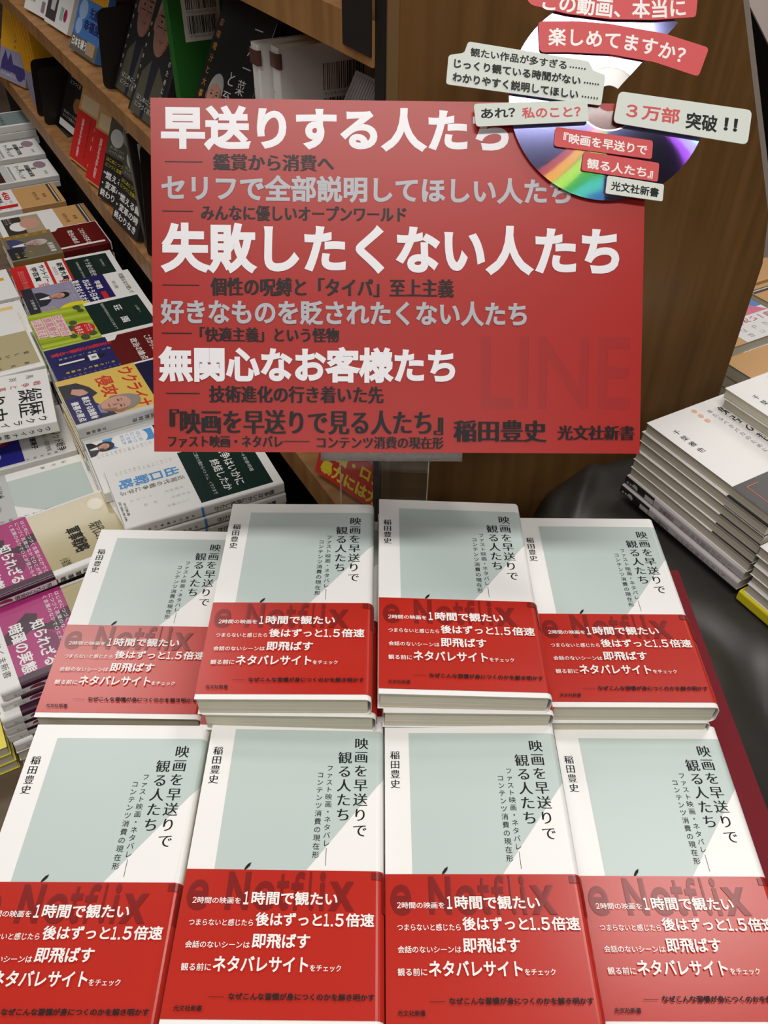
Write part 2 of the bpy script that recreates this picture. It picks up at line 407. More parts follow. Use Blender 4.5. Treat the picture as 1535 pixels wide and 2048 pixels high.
# cut compact disc stuck over the corner
DISC = bpy.data.materials.new('disc_mirror'); DISC.use_nodes = True; nt = DISC.node_tree; b = nt.nodes['Principled BSDF']
b.inputs['Base Color'].default_value = lin((128, 130, 178)); b.inputs['Metallic'].default_value = 1.0; b.inputs['Roughness'].default_value = 0.10
b.inputs['Anisotropic'].default_value = 0.35; b.inputs['Thin Film Thickness'].default_value = 620; b.inputs['Thin Film IOR'].default_value = 1.45
tg = nt.nodes.new('ShaderNodeTangent'); tg.direction_type = 'RADIAL'; tg.axis = 'Z'; nt.links.new(tg.outputs[0], b.inputs['Tangent'])
L = nt.links.new
tc = nt.nodes.new('ShaderNodeTexCoord'); nrm = nt.nodes.new('ShaderNodeVectorMath'); nrm.operation = 'NORMALIZE'
vt = nt.nodes.new('ShaderNodeVectorTransform'); vt.vector_type = 'VECTOR'; vt.convert_from = 'OBJECT'; vt.convert_to = 'WORLD'
L(tc.outputs['Object'], nrm.inputs[0]); L(nrm.outputs[0], vt.inputs[0]); geo = nt.nodes.new('ShaderNodeNewGeometry'); acc = b.outputs[0]
for col_, k_ in (((1, .12, .05), .27), ((.9, .8, .05), .245), ((.1, 1, .15), .22), ((.08, .35, 1), .19), ((.45, .1, 1), .17)):
    for sg in (1, -1):
        ma = nt.nodes.new('ShaderNodeVectorMath'); ma.operation = 'MULTIPLY_ADD'; ma.inputs[1].default_value = (sg*k_,)*3
        L(vt.outputs[0], ma.inputs[0]); L(geo.outputs['Normal'], ma.inputs[2]); n2 = nt.nodes.new('ShaderNodeVectorMath'); n2.operation = 'NORMALIZE'; L(ma.outputs[0], n2.inputs[0])
        gl = nt.nodes.new('ShaderNodeBsdfAnisotropic'); gl.inputs['Color'].default_value = tuple(.045*c for c in col_) + (1,); gl.inputs['Roughness'].default_value = .05; L(n2.outputs[0], gl.inputs['Normal'])
        ad = nt.nodes.new('ShaderNodeAddShader'); L(acc, ad.inputs[0]); L(gl.outputs[0], ad.inputs[1]); acc = ad.outputs[0]
L(acc, nt.nodes['Material Output'].inputs['Surface'])
HUB = glass('disc_clear_hub', (225, 228, 228), 0.12)
dc = (273.5, -2.0)
def ring(mb, r0, r1, a0, a1, z0, z1, m, n=96):
    pts = []
    for i in range(n+1):
        a = math.radians(a0 + (a1-a0)*i/n); c, s = math.cos(a), math.sin(a)
        for r_ in (r0, r1):
            for z in (z0, z1): pts.append((c*r_*mm, s*r_*mm, z*mm))
    fs = []
    for i in range(n):
        k = 4*i; fs += [(k+1, k+3, k+7, k+5), (k, k+4, k+6, k+2), (k+2, k+6, k+7, k+3), (k, k+1, k+5, k+4)]
    fs += [(0, 2, 3, 1), (4*n, 4*n+1, 4*n+3, 4*n+2)]
    mb.add(pts, fs, m)
mb = MB(); ring(mb, 19.5, 60, 47.5, 350, 0, 1.2, DISC)
disc = link('compact_disc', mb.mesh('compact_disc'), sign); disc.location = (dc[0]*mm, -dc[1]*mm, .0012)
disc['label'] = 'mirror-like disc with a wedge cut out'
mb = MB(); ring(mb, 7.5, 19.4, 47.5, 350, 0, 1.2, HUB); ring(mb, 18.4, 19.3, 47.5, 350, 1.2, 1.25, mat('disc_ring', (225, 225, 232), .2, metal=1.0))
h_ = link('disc_hub', mb.mesh('disc_hub'), disc)
def smooth_poly(pts, rad=2.2, n=4):
    out = []; m_ = len(pts)
    for i in range(m_):
        a, p, c = map(np.array, (pts[i-1], pts[i], pts[(i+1) % m_]))
        la, lc = np.linalg.norm(a-p), np.linalg.norm(c-p); r_ = min(rad, la*.45, lc*.45)
        s0 = p + (a-p)/la*r_; s1 = p + (c-p)/lc*r_
        for t in np.linspace(0, 1, n+1): out.append(tuple((1-t)**2*s0 + 2*t*(1-t)*p + t*t*s1))
    return out
def sticker(pts, z, m, label, draw, rad=2.2):
    mb = MB(); sp = [(u*mm, -v*mm) for u, v in smooth_poly(pts, rad)]
    area = sum(a[0]*c[1]-c[0]*a[1] for a, c in zip(sp, sp[1:]+sp[:1]))
    if area < 0: sp = sp[::-1]
    mb.prism(sp, 0, .0007, m); A = Art(mb, sput(.72)); draw(A)
    o = link('sticker', mb.mesh('sticker'), sign); o.location = (0, 0, z*mm); o['label'] = label
def d1(A): A.arctext('この動画、本当に', [(231, -57), (250, -55.2), (275, -53.2), (298, -53.2), (318.5, -54.5)], 11.0, OFFW, 'b')
sticker([(222.5, -68), (223.5, -57), (226, -54.5), (247, -49.9), (273.1, -47.1), (299.2, -47.1), (324.0, -49.1), (325.5, -68), (300, -65), (270, -64)], 3.4, LABELR, 'red paper strip with white lettering at the top of the disc', d1, 1.8)
def d2(A): A.arctext('楽しめてますか？', [(236, -36.6), (258, -36.4), (280, -34.8), (300, -31.5), (323.5, -25.0)], 10.6, OFFW, 'b')
sticker([(230.0, -45.4), (252.3, -45.9), (273.1, -44.6), (305.9, -39.4), (332.6, -31.6), (326.6, -14.7), (299.7, -22.9), (273.5, -27.0), (247.4, -27.9), (231.4, -27.6)], 3.0, LABELR, 'curved red paper strip with a white question', d2, 2.6)
def dotted(A, txt, TL, TR, BL, fr):
    TL, TR, BL = map(np.array, (TL, TR, BL)); ex = TR-TL
    A.text(txt, (TL, TL + ex*fr, BL), BLACK, 'b')
    for i in range(6): c = TL + ex*(fr + .02 + (1-fr-.02)*(i+.5)/6) + (BL-TL)*.62; A.ell(c[0], c[1], .5, .5, BLACK, n=8)
def d3(A):
    dotted(A, '観たい作品が多すぎる', (190.1, -29.6), (259.2, -21.1), (189.8, -24.4), 0.83)
    dotted(A, 'じっくり観ている時間がない', (180.5, -23.1), (267.2, -12.3), (180.1, -17.7), 0.87)
    dotted(A, 'わかりやすく説明してほしい', (179.6, -15.2), (266.7, -4.1), (179.3, -9.7), 0.86)
sticker([(188.6, -33.0), (260.5, -22.6), (263.4, -17.0), (270.6, -14.6), (268.3, 3.1), (175.6, -8.2), (177.0, -25.0), (186.3, -26.4)], 3.6, LABELW, 'pale paper label with three lines of black lettering', d3, 1.8)
def d4(A):
    A.text('あれ？', ((196.3, 6.2), (216.6, 5.2), (196.6, 12.0)), BLACK, 'b'); A.text('私のこと？', ((220.7, 5.2), (255.6, 3.9), (220.9, 11.6)), LABELR, 'b')
sticker([(192.0, 3.4), (259.6, 0.5), (261.0, 12.7), (193.6, 16.6)], 4.6, LABELW, 'small pale label with black and red lettering', d4)
def d5(A):
    A.text('３万部', ((283.5, 1.4), (315.8, 4.9), (282.7, 10.3)), LABELR, 'b'); A.text('突破', ((319.4, 6.3), (338.6, 8.5), (318.6, 16.2)), BLACK, 'b'); A.text('！', ((342.6, 9.4), (345.0, 9.7), (341.8, 16.9)), BLACK, 'h'); A.text('！', ((348.2, 10.0), (350.6, 10.3), (347.4, 17.5)), BLACK, 'h')
sticker([(278.6, -5.1), (358.9, 5.0), (356.6, 25.2), (275.4, 13.2)], 4.4, LABELW, 'wide pale label with red and black lettering at right', d5, 3.4)
def d6(A): A.text('『映画を早送りで', ((246.5, 18.6), (297.0, 25.6), (245.9, 24.8)), OFFW, 'b')
sticker([(241.4, 15.5), (300.1, 22.9), (299.6, 33.8), (240.6, 26.8)], 3.0, LABELR, 'red label with the first half of a white title', d6, 1.8)
def d7(A): A.text('観る人たち』', ((260.6, 33.8), (300.5, 39.6), (260.0, 39.9)), OFFW, 'b')
sticker([(258.4, 29.9), (303.9, 36.3), (303.2, 47.3), (257.0, 41.2)], 3.8, LABELR, 'red label with the second half of a white title', d7, 1.4)
def d8(A): A.text('光文社新書', ((275.1, 47.3), (304.0, 51.4), (274.5, 52.8)), BLACK, 'b')
sticker([(272.6, 44.2), (306.8, 49.1), (306.1, 59.1), (271.5, 54.7)], 4.6, LABELW, 'small white label at the disc edge', d8, 1.2)

ACR = glass('clear_acrylic', (236, 240, 238))
FROST = glass('scuffed_acrylic_edge', (225, 228, 226), 0.07)
nt = FROST.node_tree; nz = nt.nodes.new('ShaderNodeTexNoise'); nz.inputs['Scale'].default_value = 420; bp = nt.nodes.new('ShaderNodeBump'); bp.inputs['Strength'].default_value = .5; bp.inputs['Distance'].default_value = .0006
nt.links.new(nz.outputs['Fac'], bp.inputs['Height']); nt.links.new(bp.outputs['Normal'], nt.nodes['Principled BSDF'].inputs['Normal'])
EDGEW = mat('painted_edge_gleam', (200, 204, 202), .3)  # opaque pale colour, paints in the gleam along the clear post's edges
stand = thing('acrylic_stand', 'clear acrylic stand holding up the red sign behind the books', 'stand')
stand.matrix_world = sign.matrix_world
def spt(u, v, n_): return P0 + PX*u + PY*v + PN*n_           # sign coordinates to millimetres from the camera
mb = MB(); mb.box(.1017, -.2152, -.0042, .1866, -.2102, .010, FROST); link('lip', mb.mesh('lip'), stand)
mb = MB(); mb.box(.1017, -.2102, -.0042, .1866, -.090, -.0014, ACR); link('back_plate', mb.mesh('back_plate'), stand)
inv = sign.matrix_world.inverted()
def stand_part(name, x0, y0, z0, x1, y1, z1, m):
    mb = MB(); mb.box(x0*mm, y0*mm, z0*mm + CAMZ, x1*mm, y1*mm, z1*mm + CAMZ, m); o = link(name, mb.mesh(name), stand); o.matrix_parent_inverse = inv; return o
stand_part('post', -27.5, 489, -550.5, 37.5, 492, -226, ACR)
stand_part('post_edge', -28.4, 489, -550.5, -27.6, 492, -226, EDGEW); stand_part('post_edge', 37.6, 489, -550.5, 38.4, 492, -226, EDGEW)  # thin added strips carrying the painted edge gleam
stand_part('base', -27.5, 492.2, -553.5, 37.5, 545, -550.5, ACR)

# ------------------------------------------------------------------ tables, cloth, floor
mb = MB(); mb.box(-6, -4, -.05, 6, 8, 0, noisy('store_floor', (92, 76, 62), (112, 94, 78), (1, 1, 1), 3, .35)); struct('floor', mb)
mb = MB(); mb.box(-6, -4, CEIL*mm+CAMZ, 6, 8, CEIL*mm+CAMZ+.05, mat('ceiling_grey', (112, 108, 104), .8)); struct('ceiling', mb)
for nm, bx in (('wall_back', (-6, 7.9, 0, 6, 8, 2.7)), ('wall_left', (-6, -4, 0, -5.9, 8, 2.7)), ('wall_right', (5.9, -4, 0, 6, 8, 2.7)), ('wall_front', (-6, -4, 0, 6, -3.9, 2.7))):
    mb = MB(); mb.box(*bx, mat('wall_paint', (206, 196, 182), .8)); struct(nm, mb)
def bbox_bc(mb, p0, s0, z0, p1, s1, z1, m):
    P = [B(p, s, z) for z in (z0, z1) for p, s in ((p0, s0), (p1, s0), (p1, s1), (p0, s1))]
    mb.add(P, [(3, 2, 1, 0), (4, 5, 6, 7), (0, 1, 5, 4), (1, 2, 6, 5), (2, 3, 7, 6), (3, 0, 4, 7)], m)
FLZ = -CAMZ*1000
def bc_part(name, parent, m, *boxes):
    mb = MB()
    for b_ in boxes: bbox_bc(mb, *b_, m)
    return link(name, mb.mesh(name), parent)
lt = thing('display_table', 'brown wooden display table of paperbacks in front of the bookcase', 'table')
bc_part('table_top', lt, TABLEW, (-420, 150, -765, 262, 2600, -740.5))
bc_part('tier', lt, TABLEW, (-420, 800, -740.4, 262, 2600, -700.5), (101, 566, -740.4, 262, 799.9, -700.5))
bc_part('plinth', lt, DARK, (-400, 200, FLZ+1, 250, 2550, -765))
rt = thing('display_table', 'cloth-covered display table at the end of the bookcase', 'table')
bc_part('table_top', rt, TABLEW, (262.5, -250, -765, 900, 440, -742)); bc_part('plinth', rt, DARK, (280, -200, FLZ+1, 880, 430, -765))
kt = thing('display_table', 'display table of kraft-covered paperbacks beyond the dark end panel', 'table')
bc_part('table_top', kt, TABLEW, (738, 455, -640, 1500, 1450, -606)); bc_part('plinth', kt, DARK, (910, 560, FLZ+1, 1480, 1430, -640))

# grey satin cloth, draped with folds
edge = np.array([[60, 560], [120, 575], [163, 613], [176, 649], [208, 686], [243, 702], [278, 712], [330, 745], [450, 810], [560, 870]], float)
G = 150; x0, x1, y0, y1 = -60, 700, 20, 800; V = []; ok = []
rs = np.random.RandomState(3)
waves = [(rs.uniform(.004, .02), rs.uniform(0, 6.28), rs.uniform(0, 6.28)) for _ in range(9)]
def cloth_z(x, y):
    e = np.interp(x, edge[:, 0], edge[:, 1]); d = y - e + 14
    z = -555.0
    fold = 0
    for q, a, ph in waves: fold += math.sin((math.cos(a)*x + math.sin(a)*y)*q*4 + ph + 1.5*math.sin(q*3*y))
    p = DP[0]*x + DP[1]*y; s = DS[0]*x + DS[1]*y
    calm = min(1, max(0, (max(518-p, 0) + max(s-452, 0) + 0)/60.0))                 # flat where the stacks stand
    under = 1.0 if (x < 252 and y < 480) else 0.0
    z += (1-under)*calm*fold*1.1 - .4
    if x > 248 and p < 560:                                                         # sag beside the riser
        g = max(0, 1-abs(x-345)/95.0); z -= 95*(g**1.5)*max(0, min(1, (505-y)/170.0))*min(1, max(0, (520-p)/40.0))
    if d > 0: z -= (d/26.0)**1.6*14
    ridge = math.exp(-(((x-206)-(y-640)*.35)/9)**2)*9*max(0, min(1, (d+60)/40.0)); z += ridge*(1-under)
    return max(z, -741)
for j in range(G+1):
    for i in range(G+1):
        x = x0+(x1-x0)*i/G; y = y0+(y1-y0)*j/G
        s = DS[0]*x + DS[1]*y
        if s > 496:                                                                  # keep in front of the end panel
            y -= (s-496)/DS[1]
        V.append((x*mm, y*mm, cloth_z(x, y)*mm + CAMZ))
F = [(j*(G+1)+i, j*(G+1)+i+1, (j+1)*(G+1)+i+1, (j+1)*(G+1)+i) for j in range(G) for i in range(G)]
mb = MB(); mb.add(V, F, CLOTH); cl = link('table_cloth', mb.mesh('table_cloth', True))
sol = cl.modifiers.new('thick', 'SOLIDIFY'); sol.thickness = .0012; sol.offset = -1
tag(cl, 'dark grey satin cloth with folds under the maroon riser and right-hand stacks', 'cloth')

# ------------------------------------------------------------------ bookcase
bc = thing('bookcase', 'brown wooden bookcase with leaning paperbacks and a dark end panel', 'bookcase')
END = 2700
bc_part('back_board', bc, mat('bookcase_back', (70, 56, 42), .6), (520, 512, FLZ+1, 540, END, 700))
for nm, zt, zb in (('shelf', -121.5, -147), ('shelf', -356, -380), ('shelf', -575, -609), ('shelf', 170, 145)):
    bc_part(nm, bc, TAN, (280, 513, zb, 520, END, zt))
bc_part('kick_board', bc, DARK, (318, 552, FLZ+1, 330, END, -609))
bc_part('end_cap', bc, DARK, (279, 513, -141, 279.9, 551.8, 144), (282, 500.2, FLZ+1, 282.9, 512.9, 300))
def bc_poly(mb, pts, s0, s1, m):                            # outline in (across, height), thickness along the bookcase
    n = len(pts); P = [B(p, s0, z) for p, z in pts] + [B(p, s1, z) for p, z in pts]
    mb.add(P, [list(range(n)), list(range(n, 2*n))[::-1]] + [(i, n+i, n+(i+1) % n, (i+1) % n) for i in range(n)], m)
mb = MB(); bc_poly(mb, [(287, FLZ+1), (715, FLZ+1), (715, -370), (700, -318), (589, -132), (330, 300), (287, 300)], 500, 512.5, BROWN); link('end_panel', mb.mesh('end_panel'), bc)
mb = MB(); bc_poly(mb, [(283, FLZ+1), (291, FLZ+1), (291, 300), (283, 300)], 498.8, 512.4, BANDW); link('edge_band', mb.mesh('edge_band'), bc)
mb = MB(); bc_poly(mb, [(715.5, -366), (724, -366), (709, -316), (597, -130), (340, 296), (330.5, 300), (589.5, -131.5), (700.5, -317.5)], 503, 512, GREYEDGE); link('edge_strip', mb.mesh('edge_strip'), bc)
# dark back panels and a pale poster further off, right of the end panel
mb = MB(); bbox_bc(mb, 800, 1500, FLZ+1, 2800, 1530, 700, mat('far_cabinet_black', (26, 24, 28), .5)); tag(link('tall_cabinet', mb.mesh('tall_cabinet')), 'tall black cabinet beyond the end panel at upper right', 'cabinet')

# ------------------------------------------------------------------ paperbacks lying on the left table
def spine_text(A, b, s, v0, v1, m=BLACK, size=None, style='m'):
    A.vtext(s, b.spine0 + (b.t-3)/2, v0, v1, size or min(6.5, (b.t-3)*.75), m, style)
def face(A, u, v, k, skin=SKIN, hair=HAIR, suit=SUIT, shirt=WHITE, tie=None):
    """a small printed portrait, head and shoulders, k = head height"""
    A.poly([(u-k*.95, v+k*1.35), (u-k*.88, v+k*.95), (u-k*.6, v+k*.72), (u-k*.24, v+k*.52), (u+k*.24, v+k*.52), (u+k*.6, v+k*.72), (u+k*.88, v+k*.95), (u+k*.95, v+k*1.35)][::-1], suit)
    A.poly([(u-k*.22, v+k*.5), (u+k*.22, v+k*.5), (u+k*.06, v+k*1.2), (u-k*.06, v+k*1.2)][::-1], shirt)
    A.rect(u-k*.17, v+k*.25, u+k*.17, v+k*.62, PSH); head(A, u, v, k, skin, hair)
def head(A, u, v, k, skin, hair, glasses=False, smile=False):
    A.ell(u, v-k*.06, k*.41, k*.52, hair)
    A.ell(u-k*.385, v+k*.08, k*.06, k*.12, PSH); A.ell(u+k*.385, v+k*.08, k*.06, k*.12, PSH)
    A.ell(u, v+k*.05, k*.37, k*.49, PSH); A.ell(u-k*.035, v+k*.04, k*.325, k*.47, skin)
    A.poly([(u-k*.37, v-k*.05), (u-k*.34, v-k*.34), (u-k*.1, v-k*.50), (u+k*.2, v-k*.46), (u+k*.36, v-k*.28), (u+k*.38, v-k*.02), (u+k*.28, v-k*.2), (u+k*.02, v-k*.30), (u-k*.24, v-k*.24)][::-1], hair)
    for q in (-1, 1):
        A.poly([(u+q*k*.06, v-k*.05), (u+q*k*.15, v-k*.10), (u+q*k*.25, v-k*.06), (u+q*k*.15, v-k*.075)][::q], PDK)
        A.ell(u+q*k*.15, v+k*.01, k*.075, k*.032, PSH); A.ell(u+q*k*.15, v+k*.01, k*.04, k*.022, PDK)
        if glasses: A.rect(u+q*k*.15-k*.12, v-k*.085, u+q*k*.15+k*.12, v-k*.06, PDK); A.rect(u+q*k*.15-k*.12, v+k*.09, u+q*k*.15+k*.12, v+k*.105, PDK)
    A.poly([(u+k*.015, v), (u+k*.075, v+k*.19), (u-k*.06, v+k*.2), (u-k*.01, v+k*.17)], PSH)
    A.poly([(u-k*.13, v+k*.295), (u, v+k*.275), (u+k*.13, v+k*.295), (u, v+k*(.35 if smile else .325))][::-1], mat('printed_lips', (150, 92, 84), .3))
    A.poly([(u+k*.2, v+k*.12), (u+k*.33, v+k*.2), (u+k*.22, v+k*.42), (u+k*.1, v+k*.48)], PSH)
def scribble(A, u0, v0, u1, v1, rows, m, vert=False):       # tiny lettering too small to read in the photograph
    sm = 'はじめにつづく言葉のなかでひとが見たものを読む'
    for i in range(rows):
        if vert:
            uc = u0 + (i+.5)*(u1-u0)/rows; n = max(3, int((v1-v0)/((u1-u0)/rows)*.8)); A.vtext((sm*3)[i*3:i*3+n], uc, v0, v1, (u1-u0)/rows*.72, m, 'n')
        else:
            h = (v1-v0)/rows; n = max(3, int((u1-u0)/h*.95)); A.text((sm*3)[i*3:i*3+n], (u0, v0+i*h, u1, v0+i*h+h*.72), m, 'n')
def a_exit(A, b):
    A.rect(9, 10, 104, 173, GREEN)
    A.text('千々和泰明著', (34, 22, 76, 26.5), PALEG, 'n'); A.text('戦争はいかに', (18, 37, 92, 48), WHITE, 'm'); A.text('終結したか', (38, 52, 96, 62.5), WHITE, 'm')
    A.text('二度の大戦からベトナム、イラクまで', (16, 70, 97, 74.5), PALEG, 'n'); spine_text(A, b, '戦争はいかに終結したか', 12, 80)
def b_exit(A, b):
    scribble(A, 14, 98, 22, 164, 2, GREY, True)
    A.vtext('出口戦略', 39, 97, 164, 16.5, BLUE, 'b'); A.vtext('近現代の戦争に学ぶ', 54, 95, 166, 7.6, BLACK, 'n')
    for u, v0, v1, t_ in ((70, 100, 122, '休戦協定'), (70, 134, 160, 'ベトナム'), (82, 96, 118, '湾岸戦争'), (82, 130, 150, '停戦'), (94, 100, 126, 'イラク戦争')): A.vtext(t_, u, v0, v1, 4.4, mat('pale_blue_grey_ink', (192, 206, 214), .35), 'n')
    A.text('中公新書', (70, 163.5, 92, 166.5), BLACK, 'n'); A.text('定価本体', (66, 168, 100, 170.5), BLACK, 'n')
    A.rect(b.spine0-1.5, 91.2, b.spine0+b.t, 93.6, BLUE); spine_text(A, b, '近現代の戦争に学ぶ', 100, 160, BLACK, 3.2)
def b_blue(A, b):
    A.rect(13, 94, 36, 152, BLUE); A.ell(24, 122, 19, 21, WHITE); scribble(A, 14, 108, 34, 134, 4, BLUE)
    A.ell(27, 152, 9.5, 11, mat('printed_black_hair', (40, 34, 32), .3)); face(A, 27, 151, 15, SKIN, mat('printed_black_hair', (40, 34, 32), .3), mat('printed_black_suit', (28, 26, 28), .3))
    scribble(A, 40, 100, 48, 166, 2, GREY, True)
def a_green(A, b): A.rect(9, 10, 104, 173, GREEN); A.text('小林一', (40, 20, 66, 24), PALEG, 'n'); A.text('荘　園', (26, 42, 84, 53), WHITE, 'm'); A.text('墾田永年私財法から応仁の乱まで', (12, 64, 98, 68), PALEG, 'n')
def b_lime(A, b):
    for i in range(9): A.poly([(12+i*11, 91.2), (18+i*11, 91.2), (8+i*12, 172.7), (2+i*12, 172.7)][::-1], mat('lime_dark_ink', (150, 172, 40), .25) if i % 2 else mat('lime_light_ink', (186, 202, 70), .25))
    for u, v, r_ in ((8, 102, 7), (20, 99, 6), (52, 118, 7), (66, 124, 8), (94, 100, 7), (100, 112, 8), (90, 126, 6)): A.ell(u, v, r_, r_*.8, LEAF)
    A.ell(76, 108, 17, 15, BRED); A.text('もろさ', (66, 110, 88, 119), WHITE, 'b'); scribble(A, 66, 97, 86, 107, 2, WHITE)
    for v0, s_ in ((128, '日本中世の'), (143, '原風景が'), (158, 'いま見える')): A.rect(20, v0-1, 88 - (v0-120)*.3, v0+13, PINKW); A.text(s_, (22, v0, 86 - (v0-120)*.3, v0+12), mat('rose_ink', (196, 120, 132), .3), 'm')
def a_maroon(A, b): A.rect(2, 2, b.spine0+b.t, 171, MARC); A.poly([(0, 70), (14, 78), (14, 96), (0, 110)], WHITE); A.text('これからの日本と', (22, 30, 90, 40), WHITE, 'm'); A.rect(90, 8, 97, 100, WHITE); A.text('政治の論点', (22, 50, 84, 60), WHITE, 'm')
def b_navy(A, b):
    A.vtext('日本経済の破壊と没落', 18, 84, 166, 9.5, BRED, 'b'); A.vtext('対立、断絶、そして停滞', 32, 88, 160, 5, PALEG, 'n')
    A.rect(42, 100, 50, 164, BLACK); A.rect(43.5, 128, 47.5, 162, WHITE); A.rect(38, 110, 54, 122, WHITE); A.text('橋', (43, 112, 49, 119), BLACK, 'm')
    A.vtext('今こそ読むべき論考', 70, 92, 160, 5.5, YEL, 'm'); scribble(A, 78, 86, 98, 166, 4, LILAC, True)
def a_white(A, b): A.text('同盟はなぜ続いたか', (10, 12, 98, 20), BLACK, 'm'); A.text('新書', (30, 30, 60, 36), GREY, 'm')
def b_nhk(A, b):
    A.rect(0, 42, 108, 92, NAVY); A.text('早朝', (18, 52, 48, 62), WHITE, 'b'); A.text('おはよう日本で', (8, 66, 96, 78), WHITE, 'b'); A.text('動きをめぐる大反響', (4, 82, 98, 94), WHITE, 'b'); A.rect(60, 52, 92, 60, BRED)
    scribble(A, 8, 98, 96, 108, 2, PALEG); face(A, 44, 120, 26, SKIN, mat('printed_black_hair', (40, 34, 32), .3)); A.rect(0, 156, 108, 173, SUIT)
    A.ell(94, 106, 18, 24, YEL); scribble(A, 76, 134, 102, 160, 3, YEL); A.text('文春新書', (40, 160, 76, 165), PALEG, 'n')
def a_green2(A, b): A.rect(9, 10, 104, 173, GREEN); A.text('竹内早希子', (30, 22, 60, 26), PALEG, 'n'); A.text('サラ金の歴史', (20, 42, 90, 52), PALEG, 'm'); A.text('消費者金融と日本社会', (24, 62, 92, 66), PALEG, 'n')
def b_award(A, b):
    A.rect(0, 81, 114, 85, BRED); A.rect(0, 110, 114, 115, BRED); A.rect(0, 146, 114, 172.8, BRED)
    A.text('新書大賞', (14, 87, 84, 98), BLACK, 'b'); A.text('2022', (26, 101, 60, 106), GREY, 'm'); A.text('第1位', (82, 88, 106, 106), BRED, 'm')
    A.text('サントリー', (10, 118, 80, 127), BLACK, 'b'); A.text('学芸賞', (14, 131, 72, 141), BLACK, 'b'); A.text('受賞', (82, 122, 106, 140), mat('pink_red_ink', (220, 120, 120), .3), 'm'); A.text('歴史的名著の誕生', (20, 153, 104, 163), mat('pink_red_ink', (220, 120, 120), .3), 'm')
def b_portrait(A, b):
    A.rect(0, 86, b.spine0, 172, mat('olive_print', (120, 112, 92), .25)); A.rect(0, 86, 16, 172, OCHRE); scribble(A, 2, 88, 14, 168, 1, YELC, True)
    face(A, 48, 120, 34, SKIN2, mat('printed_white_hair', (196, 188, 180), .3), mat('printed_blue_suit', (70, 72, 112), .3)); A.rect(56, 146, 104, 172, SUIT)
    scribble(A, 78, 130, 102, 166, 3, YEL, True); A.text('新潮新書', (60, 94, 100, 104), WHITE, 'm')
def a_kraft(A, b): A.text('知性の罠', (34, 44, 80, 52), mat('brown_lettering', (110, 74, 44), .4), 'm'); A.text('新書', (50, 28, 72, 35), mat('brown_lettering', (110, 74, 44), .4), 'm'); A.rect(2, 8, 108, 17, mat('kraft_dark_stripe', (70, 56, 44), .4)); A.rect(4, 10, 106, 12.5, PALEG)
def b_450(A, b): A.text('450', (8, 96, 54, 108), BRED, 'h'); A.text('万部突破', (10, 112, 66, 124), BLACK, 'b'); A.poly([(82, 88), (98, 90), (98, 168), (82, 168)], BRED); scribble(A, 60, 92, 78, 160, 2, BLACK, True); scribble(A, 100, 100, 108, 160, 1, GREY, True)
def b_photo(A, b): A.rect(12, 94, 96, 162, mat('sepia_print', (176, 160, 132), .3)); A.rect(12, 128, 96, 162, mat('dark_print', (62, 54, 50), .3)); A.ell(60, 138, 22, 16, WHITE); A.ell(52, 116, 26, 18, SKIN); scribble(A, 14, 146, 40, 160, 2, PALEG)
def a_market(A, b): A.ell(30, 24, 22, 13, PURP); A.vtext('超実践', 48, 34, 70, 11, BLACK, 'b'); A.text('超実践', (20, 46, 96, 56), BLACK, 'b'); A.text('マーケティング', (16, 66, 100, 77), BLACK, 'b'); A.rect(14, 86, 102, 90, GREY); A.text('著者', (70, 18, 94, 24), GREY, 'm')
def b_market(A, b): A.rect(2, 92, 109, 165, PALEG); A.rect(8, 108, 106, 150, mat('dark_wine_print', (70, 40, 40), .25)); scribble(A, 12, 152, 100, 164, 1, BLACK)
def a_pale(A, b): A.rect(6, 8, 100, 166, mat('slate_teal_print', (130, 146, 148), .3)); A.text('いまを考える', (12, 60, 94, 70), SUIT, 'm')
def a_beige(A, b):
    A.rect(0, 0, 3, 173, WHITE); A.rect(98.5, 0, b.spine0+b.t, 173, WHITE); A.rect(0, 0, 106, 6, WHITE); A.ell(20, 20, 11, 9, mat('beige_seal', (214, 206, 180), .14)); A.ell(20, 20, 9, 7, mat('beige_seal_in', (222, 216, 196), .14))
    A.text('現代ロシアの', (48, 24, 98, 38), BLACK, 's'); A.text('軍事戦略', (44, 46, 86, 62), BLACK, 'b'); A.text('小泉悠', (86, 70, 98, 80), BLACK, 'n'); spine_text(A, b, '現代ロシアの軍事戦略', 18, 96)
    A.ell(b.spine0+(b.t-3)/2, 140, 3.4, 7, mat('seal_plum', (150, 60, 84), .35)); spine_text(A, b, 'ちくま新書', 112, 132, BLACK, 4); scribble(A, b.spine0+1.5, 150, b.spine0+b.t-4.5, 165, 1, GREY, True)
